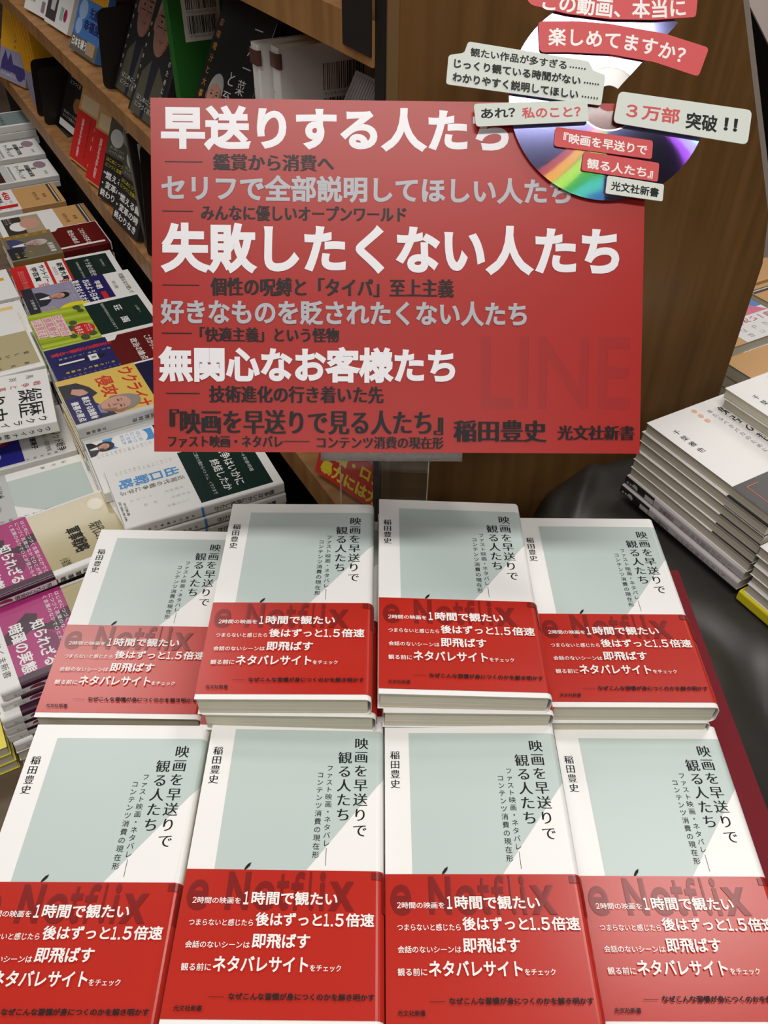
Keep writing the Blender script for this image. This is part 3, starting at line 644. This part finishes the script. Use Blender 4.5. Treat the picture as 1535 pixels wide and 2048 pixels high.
def b_magenta(A, b):
    A.rect(0, 91, b.spine0+1, 155, MAG); A.poly([(30, 91.2), (104, 91.2), (104, 155), (40, 155), (30, 142), (20, 130), (26, 120), (38, 123), (44, 114), (40, 105), (33, 100)][::-1], PLUM)
    A.ell(68, 118, 15, 8, mat('dim_magenta_ink', (120, 36, 88), .32, .4)); A.ell(74, 104, 9, 6, mat('dim_magenta_ink', (120, 36, 88), .32, .4)); scribble(A, 6, 94, 98, 112, 3, WHITE)
    A.rect(96, 91, b.spine0+1, 155, PLUM); A.text('知られざる', (34, 116, 96, 130), WHITE, 'b'); A.text('暗躍の実態', (30, 136, 96, 150), WHITE, 'b')
    A.rect(b.spine0+1, 91.1, b.spine0+b.t-2.8, 171.5, WHITE); A.ell(b.spine0+(b.t-3)/2, 142, 3.6, 7, mat('seal_plum', (150, 60, 84), .35)); spine_text(A, b, '知られざる実態', 96, 133, BLACK, 5.5); scribble(A, b.spine0+2.5, 152, b.spine0+b.t-5, 164, 1, GREY, True)
    A.rect(0, 155, b.spine0+1, 171.6, WHITE); A.text('ちくま新書', (46, 159, 92, 166), BLACK, 'n'); A.ell(38, 162.5, 4.4, 3.6, mat('seal_red', (206, 60, 96), .3))
def a_teal2(A, b): A.rect(14.6, 9.4, b.spine0, 150, TEAL); A.strip([63.4, 99.0], lambda u: 97.4-(u-63.4)*1.332, 150, WHITE); A.vtext('日下渉', 6.5, 22, 60, 5.6, BLACK, 'n'); A.vtext('韓国と歴史問題を考える', 88, 14, 98, 7, BLACK, 's')
def b_greyman(A, b): A.rect(0, 97, b.spine0, 169, mat('band_grey_print', (186, 188, 186), .3)); face(A, 62, 128, 30, SKIN); scribble(A, 84, 100, 98, 164, 2, BLACK, True); scribble(A, 22, 104, 44, 150, 2, BLACK)
def a_hybrid(A, b): A.text('ハイブリッド戦争', (30, 10, 104, 22), BLACK, 'm'); A.text('ロシアの新しい国家戦略', (36, 28, 98, 34), BLACK, 'n'); A.text('廣瀬陽子', (52, 42, 86, 50), BLACK, 'b'); A.vtext('講談社現代新書', 104, 20, 80, 4, BLACK, 'n')
def b_hybrid(A, b): A.rect(4, 62, 106, 172, mat('royal_blue_print', (44, 44, 150), .25)); A.poly([(4, 120), (30, 172), (4, 172)], BRED); A.ell(44, 84, 20, 16, BRED); A.text('緊急重版', (30, 80, 58, 88), WHITE, 'b'); face(A, 84, 108, 36, SKIN2, mat('printed_white_hair', (196, 188, 180), .3)); A.rect(0, 150, 10, 173, SUIT)
def a_hist(A, b):
    A.vtext('馬渕睦夫', 13, 12, 96, 10, SUIT, 'n'); A.vtext('戦争と革命を仕組んだ', 32, 8, 150, 10, mat('brick_ink', (176, 54, 60), .35), 'm')
    A.vtext('繰り返す', 58, 4, 176, 32, BLACK, 's'); A.vtext('歴史は', 90, 4, 136, 34, BLACK, 's'); A.vtext('ウクライナ紛争', 116, 8, 110, 12, BLACK, 'm')
    spine_text(A, b, 'ウクライナ紛争　歴史は繰り返す', 8, 150, BLACK, 7)
def a_beige2(A, b):
    A.rect(0, 0, 106, 4, WHITE); A.rect(96, 0, b.spine0+b.t, 173, WHITE); A.vtext('楽しい通勤電車日和', 62, 10, 120, 8, SUIT, 's'); A.vtext('鶴見済', 90, 12, 66, 6.5, SUIT, 'n'); spine_text(A, b, '楽しい通勤電車', 10, 100, BLACK, 6)
def a_orange(A, b): A.ell(70, 88, 38, 44, ORNG); A.rect(14, 14, 24, 40, mat('pale_orange_ink', (240, 206, 130), .3)); scribble(A, 40, 8, 100, 14, 1, mat('pale_orange_ink', (240, 206, 130), .3)); spine_text(A, b, '新書入門', 8, 40, GREY, 5)
def a_orange2(A, b): A.rect(30, 10, 40, 30, ORNG); A.vtext('考え方の教室', 72, 24, 110, 7, GREY, 'n'); spine_text(A, b, '新書入門', 8, 40, GREY, 5)
def a_ukraine(A, b): A.rect(4, 8, 108, 90, mat('night_blue_cover', (20, 24, 62), .25)); A.text('侵攻の論点', (40, 18, 90, 26), PALEG, 'm'); A.rect(103, 6, b.spine0+b.t, 173, PALEG)
def b_ukraine(A, b):
    red = mat('poster_red_ink', (206, 52, 34), .28)
    A.text('ウクライナ', (6, 78, 104, 97), red, 'b'); A.text('侵攻', (12, 107, 62, 128), red, 'b')
    A.poly([(12, 172), (14, 150), (30, 138), (48, 132), (58, 146), (70, 138), (104, 122), (104, 172)][::-1], SUIT); A.poly([(26, 158), (32, 146), (42, 142), (48, 150), (36, 162)][::-1], SKIN)
    A.poly([(72, 136), (96, 132), (86, 150)][::-1], mat('printed_blue_shirt', (120, 140, 190), .3)); head(A, 82, 114, 44, SKIN, HAIR)
    A.rect(46, 140, 103, 172, NAVY); A.text('暴走する独裁者', (50, 144, 101, 153), WHITE, 'b'); A.text('最悪の原点', (56, 158, 101, 167), WHITE, 'b')
    A.rect(104, 73, b.spine0+b.t, 172.8, PALEG); spine_text(A, b, '文春新書', 140, 165, BLACK, 5); spine_text(A, b, '国際報道', 80, 110, SUIT, 6)
def bk(wd, h, t, cov, art, band=None, **k): return Book(wd, h, t, cov, art, band, **k)
GOLDP = noisy('straw_page_edges', (206, 190, 130), (232, 220, 170), (2, 2, 900), 3, .8, 2)
KINDS = {
 'R1': bk(110, 173, 14, WHITE, a_exit, (91, 172.8, WHITE, b_exit), r=2.5), 'R1b': bk(110, 173, 14, WHITE, a_green, (91, 172.8, WHITE, b_blue)),
 'R2': bk(110, 173, 15, WHITE, a_ukraine, (73, 172.8, YELC, b_ukraine), r=3, pages=GOLDP), 'R3': bk(105, 173, 13, WHITE, a_maroon, (88, 172.8, NAVY, b_navy)),
 'R4': bk(110, 173, 13, WHITE, a_green, (91, 172.8, LIME, b_lime)), 'R5': bk(110, 173, 13, WHITE, a_white, (42, 172.8, LILAC, b_nhk)),
 'R6': bk(110, 173, 14, WHITE, a_green2, (81, 172.8, WHITE, b_award)), 'R7': bk(106, 173, 15, WHITE, a_maroon, (86, 172.8, OCHRE, b_portrait)),
 'R8': bk(110, 173, 12, KRAFT, a_kraft, (62, 172.8, WHITE, b_photo)), 'R9': bk(110, 173, 12, KRAFT, a_kraft, (86, 172.8, WHITE, b_450)),
 'R10': bk(110, 173, 12, WHITE, a_market, (91, 172.8, WHITE, b_market)), 'R11': bk(106, 173, 16, WHITE, a_pale),
 'L1': bk(106, 173, 12.8, BEIGE, a_beige, (91, 171.6, MAG, b_magenta), r=3), 'Y': bk(106, 173, 12.8, YEL, None), 'L2': bk(105, 173, 14, WHITE, a_teal2, (97, 169, WHITE, b_greyman)),
 'L3': bk(110, 173, 13, WHITE, a_hybrid, (62, 172.8, WHITE, b_hybrid)), 'L4': bk(128, 188, 16, WHITE, a_hist), 'L5': bk(106, 173, 14, BEIGE, a_beige2, r=2.5),
 'L6': bk(106, 173, 15, WHITE, a_orange), 'L7': bk(106, 173, 15, WHITE, a_orange2)}
FL = -700.5      # top of the raised tier
FLATS = [  # key, x, y, top, turn, floor level, words, group
 ('R1', -204.2, 715.9, -592, -63.8, FL, 'green paperback with white band lettered in sky blue'),
 ('R1b', -248.7, 788.4, -606, -62.8, FL, 'paperback with blue strip and woman portrait beside red sign'),
 ('R2', -302.6, 884.2, -588, -60.8, FL, 'yellow-banded paperback with a man in suit and red lettering'),
 ('R3', -359.0, 1000.0, -613, -60.8, FL, 'maroon paperback with navy band and red lettering'),
 ('R4', -415.4, 1103.9, -618, -60.8, FL, 'green paperback with lime band and red oval'),
 ('R5', -469.4, 1221.6, -640, -61.8, FL, 'white paperback with navy band and yellow burst'),
 ('R6', -536.4, 1349.0, -665, -62.8, FL, 'green paperback with red and white award band'),
 ('R7', -585.9, 1459.1, -658, -60.8, FL, 'maroon paperback with ochre portrait band'),
 ('R8', -646.1, 1584.4, -676, -60.8, FL, 'kraft paperback with a photo band behind the maroon one'),
 ('R9', -738.0, 1691.3, -676, -60.8, FL, 'kraft paperback with red numeral band on the far table'),
 ('R10', -791.9, 1831.3, -676, -60.8, FL, 'white paperback with purple oval, nearer of the pair'),
 ('R10', -859.9, 1961.1, -676, -60.8, FL, 'white paperback with purple oval, farther of the pair'),
 ('R11', -919.2, 2094.1, -652, -60.8, FL, 'white paperback with slate teal cover at far end of table'),
 ('L2', -415.7, 741.7, -650, -61.8, FL, 'teal paperback with grey portrait band among the left books'),
 ('L3', -481.8, 850.5, -655, -62.8, FL, 'white paperback with royal blue portrait band'),
 ('L4', -505.5, 866.1, -612, -67.8, FL, 'large white book with big black brush lettering at left'),
 ('L5', -555.5, 990.0, -622, -60.8, FL, 'glossy beige paperback with dark lettering at left edge'),
 ('L6', -604.0, 1093.6, -630, -60.8, FL, 'white paperback with amber circle at left edge'),
 ('L7', -669.5, 1217.9, -640, -60.8, FL, 'white paperback with small amber mark at left edge')]
for key, x, y, top, tz, fl, words in FLATS:
    k = KINDS[key]; n = max(1, int((top-fl)/k.t + 1e-6)); n0 = n
    if key == 'L4': n = 1
    pitch = (top-fl)/n if key != 'L4' else k.t
    for i in range(n):
        jx = 0 if i == 0 else random.uniform(-1.4, 1.4); jy = 0 if i == 0 else random.uniform(-1.4, 1.4)
        k.place(words if i == 0 else ORD[i] + ' copy down under the ' + words, ((x+jx)*mm, (y+jy)*mm, (top - pitch*i - k.t)*mm + CAMZ), (0, 0, math.radians(tz + (0 if i == 0 else random.uniform(-.4, .4)))),
                None if n == 1 else 'stack of the ' + ' '.join(words.split()[:5]))
L1S = [(-350.9, 635.6, -621, -56.8), (-292.3, 544.3, -634, -58.8), (-293.8, 541.6, -647, -59.8), (-292.3, 531.5, -660, -60.8), (-294.0, 532.3, -673, -60.8), (-296.5, 533.8, -686, -59.8), (-292.1, 531.9, -699, -60.8), (-292.2, 530.6, -712, -60.8), (-292.0, 531.5, -725, -60.8)]
for i, (x, y, top, tz) in enumerate(L1S):
    KINDS['L1'].place('beige paperback with magenta band, %s of the stack at the left edge' % ORD[i], (x*mm, y*mm, (top-12.8)*mm + CAMZ), (0, 0, math.radians(tz + (180 if i > 6 else 0))), 'magenta-banded stack')
for i, (x, y, top) in enumerate(((-449.6, 446.7, -701), (-449.4, 447.4, -714), (-448.5, 448.7, -727))):
    KINDS['Y'].place('yellow-covered paperback, %s of the small stack at the left edge' % ORD[i], (x*mm, y*mm, (top-12.8)*mm + CAMZ), (0, 0, math.radians(119.2)), 'yellow-covered stack')

# ------------------------------------------------------------------ stacks on the cloth at right
def a_study(A, b): A.vtext('千葉雅也', 14, 20, 60, 7.5, BLACK, 's'); A.vtext('勉強の哲学', 82, 12, 92, 14.5, SUIT, 's'); A.vtext('来たるべきバカのために', 66, 12, 86, 6, GREY, 's'); [A.ell(53, 8+i*8.5, 2.6, 3, mat('salmon_ink', (234, 180, 150), .35)) for i in range(3)]
def b_study(A, b): A.vtext('有名人の', 70, 108, 150, 11, ORED, 'b'); A.vtext('いかに学ぶ', 50, 110, 150, 8.5, ORED, 'b'); A.rect(10, 112, 10.6, 150, ORED); A.rect(10, 112, 24, 112.6, ORED); A.ell(20, 140, 6, 5, ORED)
def a_spine(A, b):
    A.rect(b.spine0-2, 112, b.spine0+b.t, 152, OBLK); A.ell(b.spine0+(b.t-3)/2, 138, 3.4, 3.8, PALEG); A.rect(b.spine0+1, 112.5, b.spine0+b.t-4, 124, PALEG); A.vtext('新書', b.spine0+(b.t-3)/2, 142, 150, 3, PALEG, 'm')
    A.vtext('古田徹也', b.spine0+(b.t-3)/2, 84, 104, 5, SUIT, 'n'); A.vtext('いつもの言葉を考える', b.spine0+(b.t-3)/2, 12, 76, 6, GREY, 'm')
STUDY = Book(106, 152, 10.6, WHITE, a_study, (106, 151.8, OBLK, b_study), r=1.4)
SPINE = Book(106, 152, 10.6, mat('pale_mauve_cover', (200, 194, 194), .4), a_spine, None, r=2.6)
YSP = Book(106, 152, 12, YEL, lambda A, b: (scribble(A, b.spine0+1.5, 14, b.spine0+b.t-4, 60, 1, SUIT, True), A.rect(b.spine0-1, 68, b.spine0+b.t, 69, SUIT)), None, r=2.4)
ang = math.degrees(math.atan2(DP[1], DP[0])) + .3
def bc_book(kind, p, s, top, label, turn=0.0, group=None):   # p, s = near-left corner nearest the bookcase axis (left, far)
    a = math.radians(ang + turn); c = B(p + kind.wd/2, s - kind.h/2, top - kind.t)
    kind.place(label, c, (0, 0, a), group)
offs = [6.5, 4.6, 5.0, 4.0, 3.6, 3.4]
for i in range(6): bc_book(STUDY, 526 + offs[i], 441 - offs[i]*.6, -461 - 10.6*i, 'white paperback with black band, %s of the front stack on grey cloth' % ORD[i], random.uniform(-.4, .4) if i else 0, 'front right stack')
for i in range(2): bc_book(SPINE, 526 + (1.5, -2)[i], 440, -461 - 10.6*(6+i), 'pale paperback with black spine end, %s from bottom of front right stack' % ('second', 'first')[i], 180, 'front right stack')
for i in range(2): bc_book(STUDY, 612 + 2*i, 424 - i, -439.6 - 10.7*i, 'white paperback, %s of the pair lying across the front right stack' % ('upper', 'lower')[i], .3*i, 'pair across the right stack')
for i in range(5): bc_book(STUDY, 526 + 3*(i % 2), 284 - i*.8, -488 - 10.6*i, 'white paperback, %s of the stack cut off by the right edge' % ORD[i], 0, 'cut-off right stack')
bc_book(YSP, 524, 284, -541.2, 'yellow-spined paperback lying at the bottom of the cut-off right stack', 180)

# ------------------------------------------------------------------ kraft-covered books beyond the end panel
def b_sky(A, b): A.rect(62, 80, 110, 172.6, mat('sky_print', (96, 136, 200), .3)); A.poly([(62, 88), (62, 150), (84, 110)], WHITE); A.poly([(50, 96), (50, 172), (76, 150), (70, 120)][::-1], mat('rose_print', (222, 120, 150), .3)); A.vtext('読みたい一冊', 40, 86, 168, 12, mat('rose_ink', (196, 120, 132), .3), 'b'); scribble(A, 4, 88, 30, 168, 2, GREY, True)
KR = Book(110, 173, 15, KRAFT, a_kraft, None, r=1.6); KR2 = Book(110, 173, 15, KRAFT, a_kraft, (80, 172.8, WHITE, b_sky), r=1.6)
WH = Book(110, 173, 15, WHITE, a_white, None); YK = Book(110, 173, 15, ORNG, lambda A, b: scribble(A, 10, 20, 100, 150, 5, SUIT))
def kr(kind, p, s, top, turn, label):                         # centre given in bookcase coordinates
    n = max(1, int(round((top+605.5)/kind.t)))
    for i in range(n): kind.place(label if i == 0 else ORD[i] + ' copy under the ' + label, B(p, s, top-kind.t*(i+1)), (0, 0, math.radians(ang+turn)), None if n == 1 else 'stack of ' + ' '.join(label.split()[:6]))
kr(KR, 889, 517, -545.5, -90, 'kraft paperback with dark stripe, nearest beyond the end panel')
kr(KR2, 868, 642, -545.5, 90, 'kraft paperback with blue and rose band beyond the end panel')
kr(KR, 1024, 606, -545.5, 0, 'kraft paperback stacked right of the blue and rose band')
kr(KR, 1040, 755, -545.5, -90, 'kraft paperback in the row behind the blue and rose band')
kr(YK, 1215, 880, -545.5, -90, 'amber paperback farthest along the right edge')

# ------------------------------------------------------------------ paperbacks leaning on the shelves
def lean(kind, x, y, zs, yaw, tilt, label, group=None):        # bottom-left corner of the cover, direction of its lower edge, backward lean
    a = math.radians(yaw); t = math.radians(tilt)
    X = Vector((math.cos(a), math.sin(a), 0)); bk_ = Vector((-math.sin(a), math.cos(a), 0))
    up = bk_*math.sin(t) + Vector((0, 0, math.cos(t))); n = X.cross(up)
    P = Vector((x*mm, y*mm, zs*mm + CAMZ)) + Vector((0, 0, kind.t*mm*math.sin(t)))
    c = P + X*(kind.wd/2*mm) + up*(kind.h/2*mm) - n*(kind.t*mm)
    m = Matrix((X, up, n)).transposed().to_4x4(); m.translation = c
    o = kind.place(label, (0, 0, 0), (0, 0, 0), group); o.matrix_world = m
    return o
def s_mag(A, b): A.rect(4, 4, 106, 118, mat('dark_wine_cover', (74, 30, 50), .3)); A.rect(0, 100, 110, 140, mat('crimson_print', (168, 44, 88), .3)); scribble(A, 10, 88, 100, 134, 3, PALEG); A.text('新潮文庫', (10, 150, 50, 156), GREY, 'm'); A.rect(84, 148, 100, 166, PURP)
def s_woman(A, b): A.rect(0, 20, 52, 168, mat('photo_dark', (74, 66, 70), .3)); A.poly([(18, 120), (28, 90), (44, 120), (40, 152), (20, 152)], PALEG); A.ell(34, 70, 12, 16, SKIN); A.rect(34, 40, 56, 130, mat('photo_teal', (86, 108, 108), .3)); A.text('会話', (66, 70, 100, 100), GREY, 'm'); A.text('の力', (66, 106, 104, 124), mat('teal_lettering', (130, 150, 150), .3), 'm'); A.ell(96, 150, 8, 10, mat('crimson_print', (168, 44, 88), .3)); A.rect(70, 140, 84, 160, mat('mint_print', (150, 196, 180), .3))
def s_blue(A, b): A.rect(0, 0, 112, 96, ORNG); scribble(A, 30, 20, 90, 80, 2, SUIT, True)
def s_blueband(A, b): A.rect(0, 96, 112, 173, MBLUE); A.ell(26, 112, 18, 14, mat('light_blue_print', (150, 180, 220), .3)); A.ell(20, 136, 14, 12, mat('light_blue_print', (150, 180, 220), .3)); A.text('先進国', (54, 104, 104, 120), NAVY, 'b'); A.text('幸福度', (40, 122, 108, 138), NAVY, 'b'); A.rect(0, 150, 112, 173, mat('city_print', (104, 100, 92), .3)); A.text('日本を襲う', (6, 152, 70, 166), WHITE, 'b'); A.rect(70, 150, 104, 168, mat('sand_print', (180, 150, 120), .3))
def s_face(A, b): A.rect(0, 0, 106, 173, CHAR); A.poly([(6, 173), (14, 122), (36, 104), (62, 106), (90, 124), (100, 173)][::-1], OLIVE); A.poly([(36, 104), (62, 106), (52, 173), (42, 173)][::-1], SUIT); head(A, 46, 58, 74, mat('printed_dim_skin', (150, 112, 98), .3), mat('printed_dim_hair', (146, 140, 134), .3), True); A.vtext('芸術は何のためにあるか', 92, 50, 165, 8, PALEG, 'm'); A.vtext('映像作家の回想', 7, 60, 150, 5.5, PALEG, 'n'); scribble(A, 20, 148, 84, 166, 2, PALEG)
def s_chef(A, b): A.rect(0, 0, 114, 173, CHAR); A.vtext('お味噌汁と大事なごはん', 10, 20, 160, 9, mat('amber_lettering', (214, 150, 60), .3), 'm'); A.vtext('一汁一菜で', 84, 12, 110, 17, WHITE, 's'); A.vtext('と至るまで', 62, 66, 168, 17, WHITE, 's'); face(A, 38, 98, 38, SKIN, mat('printed_silver_hair', (186, 184, 182), .3), mat('printed_navy_apron', (44, 48, 92), .3), SKIN)
def barcode(A, u0, v0, wd, h, rs=random.Random(5)):
    A.rect(u0-5, v0-4, u0+wd+5, v0+h*2+14, WHITE)
    for j in range(2):
        u = u0
        while u < u0+wd:
            d = rs.choice((.5, .8, 1.2)); A.rect(u, v0+j*(h+6), u+d, v0+j*(h+6)+h, BLACK); u += d + rs.choice((.5, .9, 1.4))
        A.text('9784106109508', (u0, v0+j*(h+6)+h+1, u0+wd, v0+j*(h+6)+h+4), GREY, 'n')
def s_back(A, b): barcode(A, b.back0 + 20, 14, 36, 18)
def s_whiteback(A, b): barcode(A, b.back0 + 40, 16, 40, 22); spine_text(A, b, '一汁一菜でよいと至るまで', 30, 160, GREY, 5); A.rect(b.spine0, 4, b.spine0+b.t, 16, BROWNP)
def s_wb(A, b): A.rect(0, 60, 110, 160, mat('night_print', (34, 30, 32), .3)); A.text('一', (50, 20, 60, 44), GREY, 'm'); A.ell(80, 120, 22, 14, mat('glow_print', (160, 110, 60), .3)); scribble(A, 20, 70, 80, 92, 2, PALEG); scribble(A, 14, 140, 96, 156, 2, PALEG)
def s_red(A, b): A.text('サバイバル', (20, 24, 90, 36), mat('brown_lettering', (110, 74, 44), .4), 'm'); scribble(A, 50, 44, 90, 50, 1, mat('brown_lettering', (110, 74, 44), .4)); A.rect(10, 56, 112, 80, mat('cream_print', (226, 200, 160), .3))
def s_redb(A, b): A.vtext('現代を生き抜く知恵', 32, 96, 160, 11, PINKW, 'm'); A.vtext('自分の頭で考える', 64, 90, 156, 8, mat('deep_crimson', (140, 20, 30), .3), 'm'); A.vtext('大反響', 88, 92, 140, 9, PINKW, 'm'); A.ell(92, 162, 6, 4, YELC)
def s_blk(A, b): A.rect(0, 0, 106, 100, OLIVE); A.ell(64, 46, 20, 28, mat('print_grey_face', (150, 150, 150), .3)); A.ell(30, 70, 22, 14, PALEG); scribble(A, 12, 84, 80, 98, 2, PALEG); A.rect(0, 100, 108, 173, OBLK); scribble(A, 8, 104, 84, 122, 2, YEL); A.text('“燃える闘', (6, 126, 96, 138), WHITE, 'b'); A.text('・変革の時', (6, 141, 98, 153), WHITE, 'b'); A.text('終わりなき', (6, 156, 96, 168), WHITE, 'b')
def s_china(A, b): A.rect(0, 100, 40, 128, BRED); A.vtext('米国', 92, 84, 124, 15, BRED, 'b'); A.ell(66, 116, 18, 12, GREY); A.vtext('覚悟', 74, 92, 126, 13, SUIT, 'b'); spine_text(A, b, '新リアリズム外交', 60, 160, SUIT, 6)
def s_chinab(A, b): A.text('中国・ロシア', (8, 134, 108, 149), YEL, 'h'); A.text('暴力には力で', (6, 153, 108, 169), YEL, 'h')
S = {'mag': Book(110, 173, 12, WHITE, s_mag), 'woman': Book(118, 175, 12, WHITE, s_woman), 'blue': Book(112, 173, 12, MBLUE, s_blue, (96, 172.8, MBLUE, s_blueband)),
     'face': Book(106, 173, 12, CHAR, s_face), 'chef': Book(112, 173, 14, CHAR, s_chef), 'wb': Book(110, 173, 12, WHITE, s_wb), 'red': Book(110, 173, 12, KRAFT, s_red, (84, 170, BRED, s_redb)),
     'blk': Book(106, 173, 12, CHAR, s_blk), 'china': Book(112, 173, 14, PALEG, s_china, (128, 172.8, BRED, s_chinab)), 'yel': Book(128, 188, 14, ORNG, lambda A, b: (A.rect(0, 0, 128, 34, PALEG), A.ell(70, 40, 52, 30, ORNG), A.vtext('世界の読み方', 98, 60, 120, 9, OCHRE, 'm'), A.vtext('大きな物語', 70, 60, 120, 7, OCHRE, 'm')), (122, 187, LILAC, lambda A, b: (A.poly([(10, 150), (26, 126), (40, 146), (52, 128), (66, 150), (126, 150), (126, 172), (4, 172)], mat('indigo_print', (66, 58, 120), .3)), scribble(A, 10, 168, 100, 180, 2, WHITE), A.ell(100, 168, 18, 12, mat('indigo_print', (66, 58, 120), .3)))))}
SH1, SH0 = -355.8, -574.8
lean(S['mag'], -656.6, 1766.5, SH1, -54, 27, 'dark wine and crimson paperback leaning farthest on the upper shelf')
lean(S['woman'], -589.8, 1667.2, SH1, -56, 27, 'white paperback with a woman photo leaning on the upper shelf')
lean(S['blue'], -496.6, 1489.7, SH1, -56, 27, 'amber paperback with blue city band leaning on the upper shelf')
lean(S['face'], *(B(298, 1305, 0)*1000)[:2], SH1, -58, 27, 'charcoal paperback with elderly man portrait, farther of the pair')
lean(S['face'], *(B(286, 1198, 0)*1000)[:2], SH1, -58, 27, 'charcoal paperback with elderly man portrait, nearer copy beside the sign')
lean(S['chef'], *(B(289, 1006, 0)*1000)[:2], SH1, -52, 29, 'charcoal paperback with smiling man in navy above the red sign')
lean(S['yel'], -897.3, 2154.4, SH0, -46, 20, 'amber paperback with indigo band at the far left of the lower shelf')
lean(S['wb'], -662.5, 1823.3, SH0, -56, 25, 'white and night-black paperback beside the dark bookend')
lean(S['red'], -587.1, 1627.0, SH0, -54, 25, 'kraft paperback with red band, farther of the pair', 'red-banded pair')
lean(S['red'], -528.7, 1520.8, SH0, -52, 25, 'kraft paperback with red band, nearer of the pair', 'red-banded pair')
lean(S['blk'], -487.0, 1443.1, SH0, -50, 24, 'black and white portrait paperback, farther of the pair', 'black portrait pair')
lean(S['blk'], -440.8, 1352.2, SH0, -56, 24, 'black and white portrait paperback, nearer copy beside the sign', 'black portrait pair')
lean(S['china'], -67.0, 698.7, SH0, -44, 20, 'red-banded paperback with yellow lettering behind the acrylic stand')
# books standing across the upper shelf, back covers towards the aisle end
def stand_up(kind, p, s, zs, turn, label, group=None, tilt=0.0):
    """upright, back cover facing along the shelf towards the viewer, spine on the left, bottom on the shelf"""
    a = math.radians(ang + turn); X = Vector((math.cos(a), math.sin(a), 0)); n = Vector((X.y, -X.x, 0)); up = Vector((0, 0, 1))
    m = Matrix((-X, up, -n)).transposed().to_4x4(); m.translation = B(p + kind.wd/2, s, zs) + up*(kind.h/2*mm)
    o = kind.place(label, (0, 0, 0), (0, 0, 0), group); o.matrix_world = m
GREENB = Book(112, 173, 12, COVGR, s_back); WHITEB = Book(110, 173, 15, WHITE, s_whiteback)
stand_up(GREENB, 313, 1052, SH1, 3, 'green paperback standing with barcode back cover showing, left of the smiling man')
for i, (p, s) in enumerate(((295, 744), (306, 726))): stand_up(WHITEB, p, s, SH1, 0, 'white paperback with barcode back cover, %s of the standing pair' % ('farther', 'nearer')[i], 'standing white pair')
# ribbed pale book at the end of the upper shelf
RIB = mat('ribbed_pale_cover', (196, 192, 194), .45)
RIBD = mat('ribbed_line', (158, 154, 158), .45)
RIBK = Book(110, 168, 14, RIB, lambda A, b: [A.rect(4 + i*4, 2, 5.6 + i*4, 166, RIBD) for i in range(26)], None, r=2)
lean(RIBK, *(B(288, 706, 0)*1000)[:2], SH1, -58, 30, 'pale ribbed paperback at the near end of the upper shelf')
# bookends
def bookend(p0, s, z0, wd, h, turn, label, foot=90):
    a = math.radians(ang + turn); t = thing('bookend', label, 'bookend', B(p0, s, z0), (0, 0, a))
    pts = [(x + y*.105, y) for x, y in smooth_poly([(0, 0), (wd, 0), (wd, h), (0, h)], 12, 6)]
    mb = MB(); n = len(pts); V = [(x*mm, 0, y*mm) for x, y in pts] + [(x*mm, .0015, y*mm) for x, y in pts]
    mb.add(V, [list(range(n)), list(range(n, 2*n))[::-1]] + [(i, n+i, n+(i+1) % n, (i+1) % n) for i in range(n)], BLKM); link('plate', mb.mesh('plate'), t)
    mb = MB(); mb.box(20*mm, -foot*mm, 0, wd*mm, 0, .0012, BLKM); link('foot', mb.mesh('foot'), t)
bookend(284, 1310, -355.6, 118, 100, 0, 'black metal bookend at the end of the portrait books on the upper shelf')
bookend(284, 1990, -574.6, 100, 108, 2, 'black metal bookend on the lower shelf, farther of the pair')
bookend(285, 1926, -574.6, 100, 106, 2, 'black metal bookend on the lower shelf, nearer of the pair')
bookend(284, 1235, -574.6, 110, 164, 0, 'tall black bookend beside the sign on the lower shelf')
BACKB = Book(106, 173, 14, OBLK, lambda A, b: barcode(A, b.back0 + 16, 20, 34, 17), None)
stand_up(BACKB, 292, 1262, SH0, 0, 'black paperback standing with barcode label behind the tall bookend')
for i in range(5): stand_up(S['yel'], 296 + i*3, 2090 - i*17, SH0, 0, 'amber paperback standing spine out, %s of the row behind the far bookend' % ORD[4-i], 'amber spines')
# poster far right
ps = thing('poster', 'white poster with pink border at the upper right corner', 'poster')
mb = MB(); bc_poly(mb, [(1374, -288), (1408, -320), (1488, -390), (2200, -1010), (2400, 500), (1200, 500)], 1180, 1184, mat('poster_white', (240, 226, 220), .5)); link('sheet', mb.mesh('sheet'), ps)
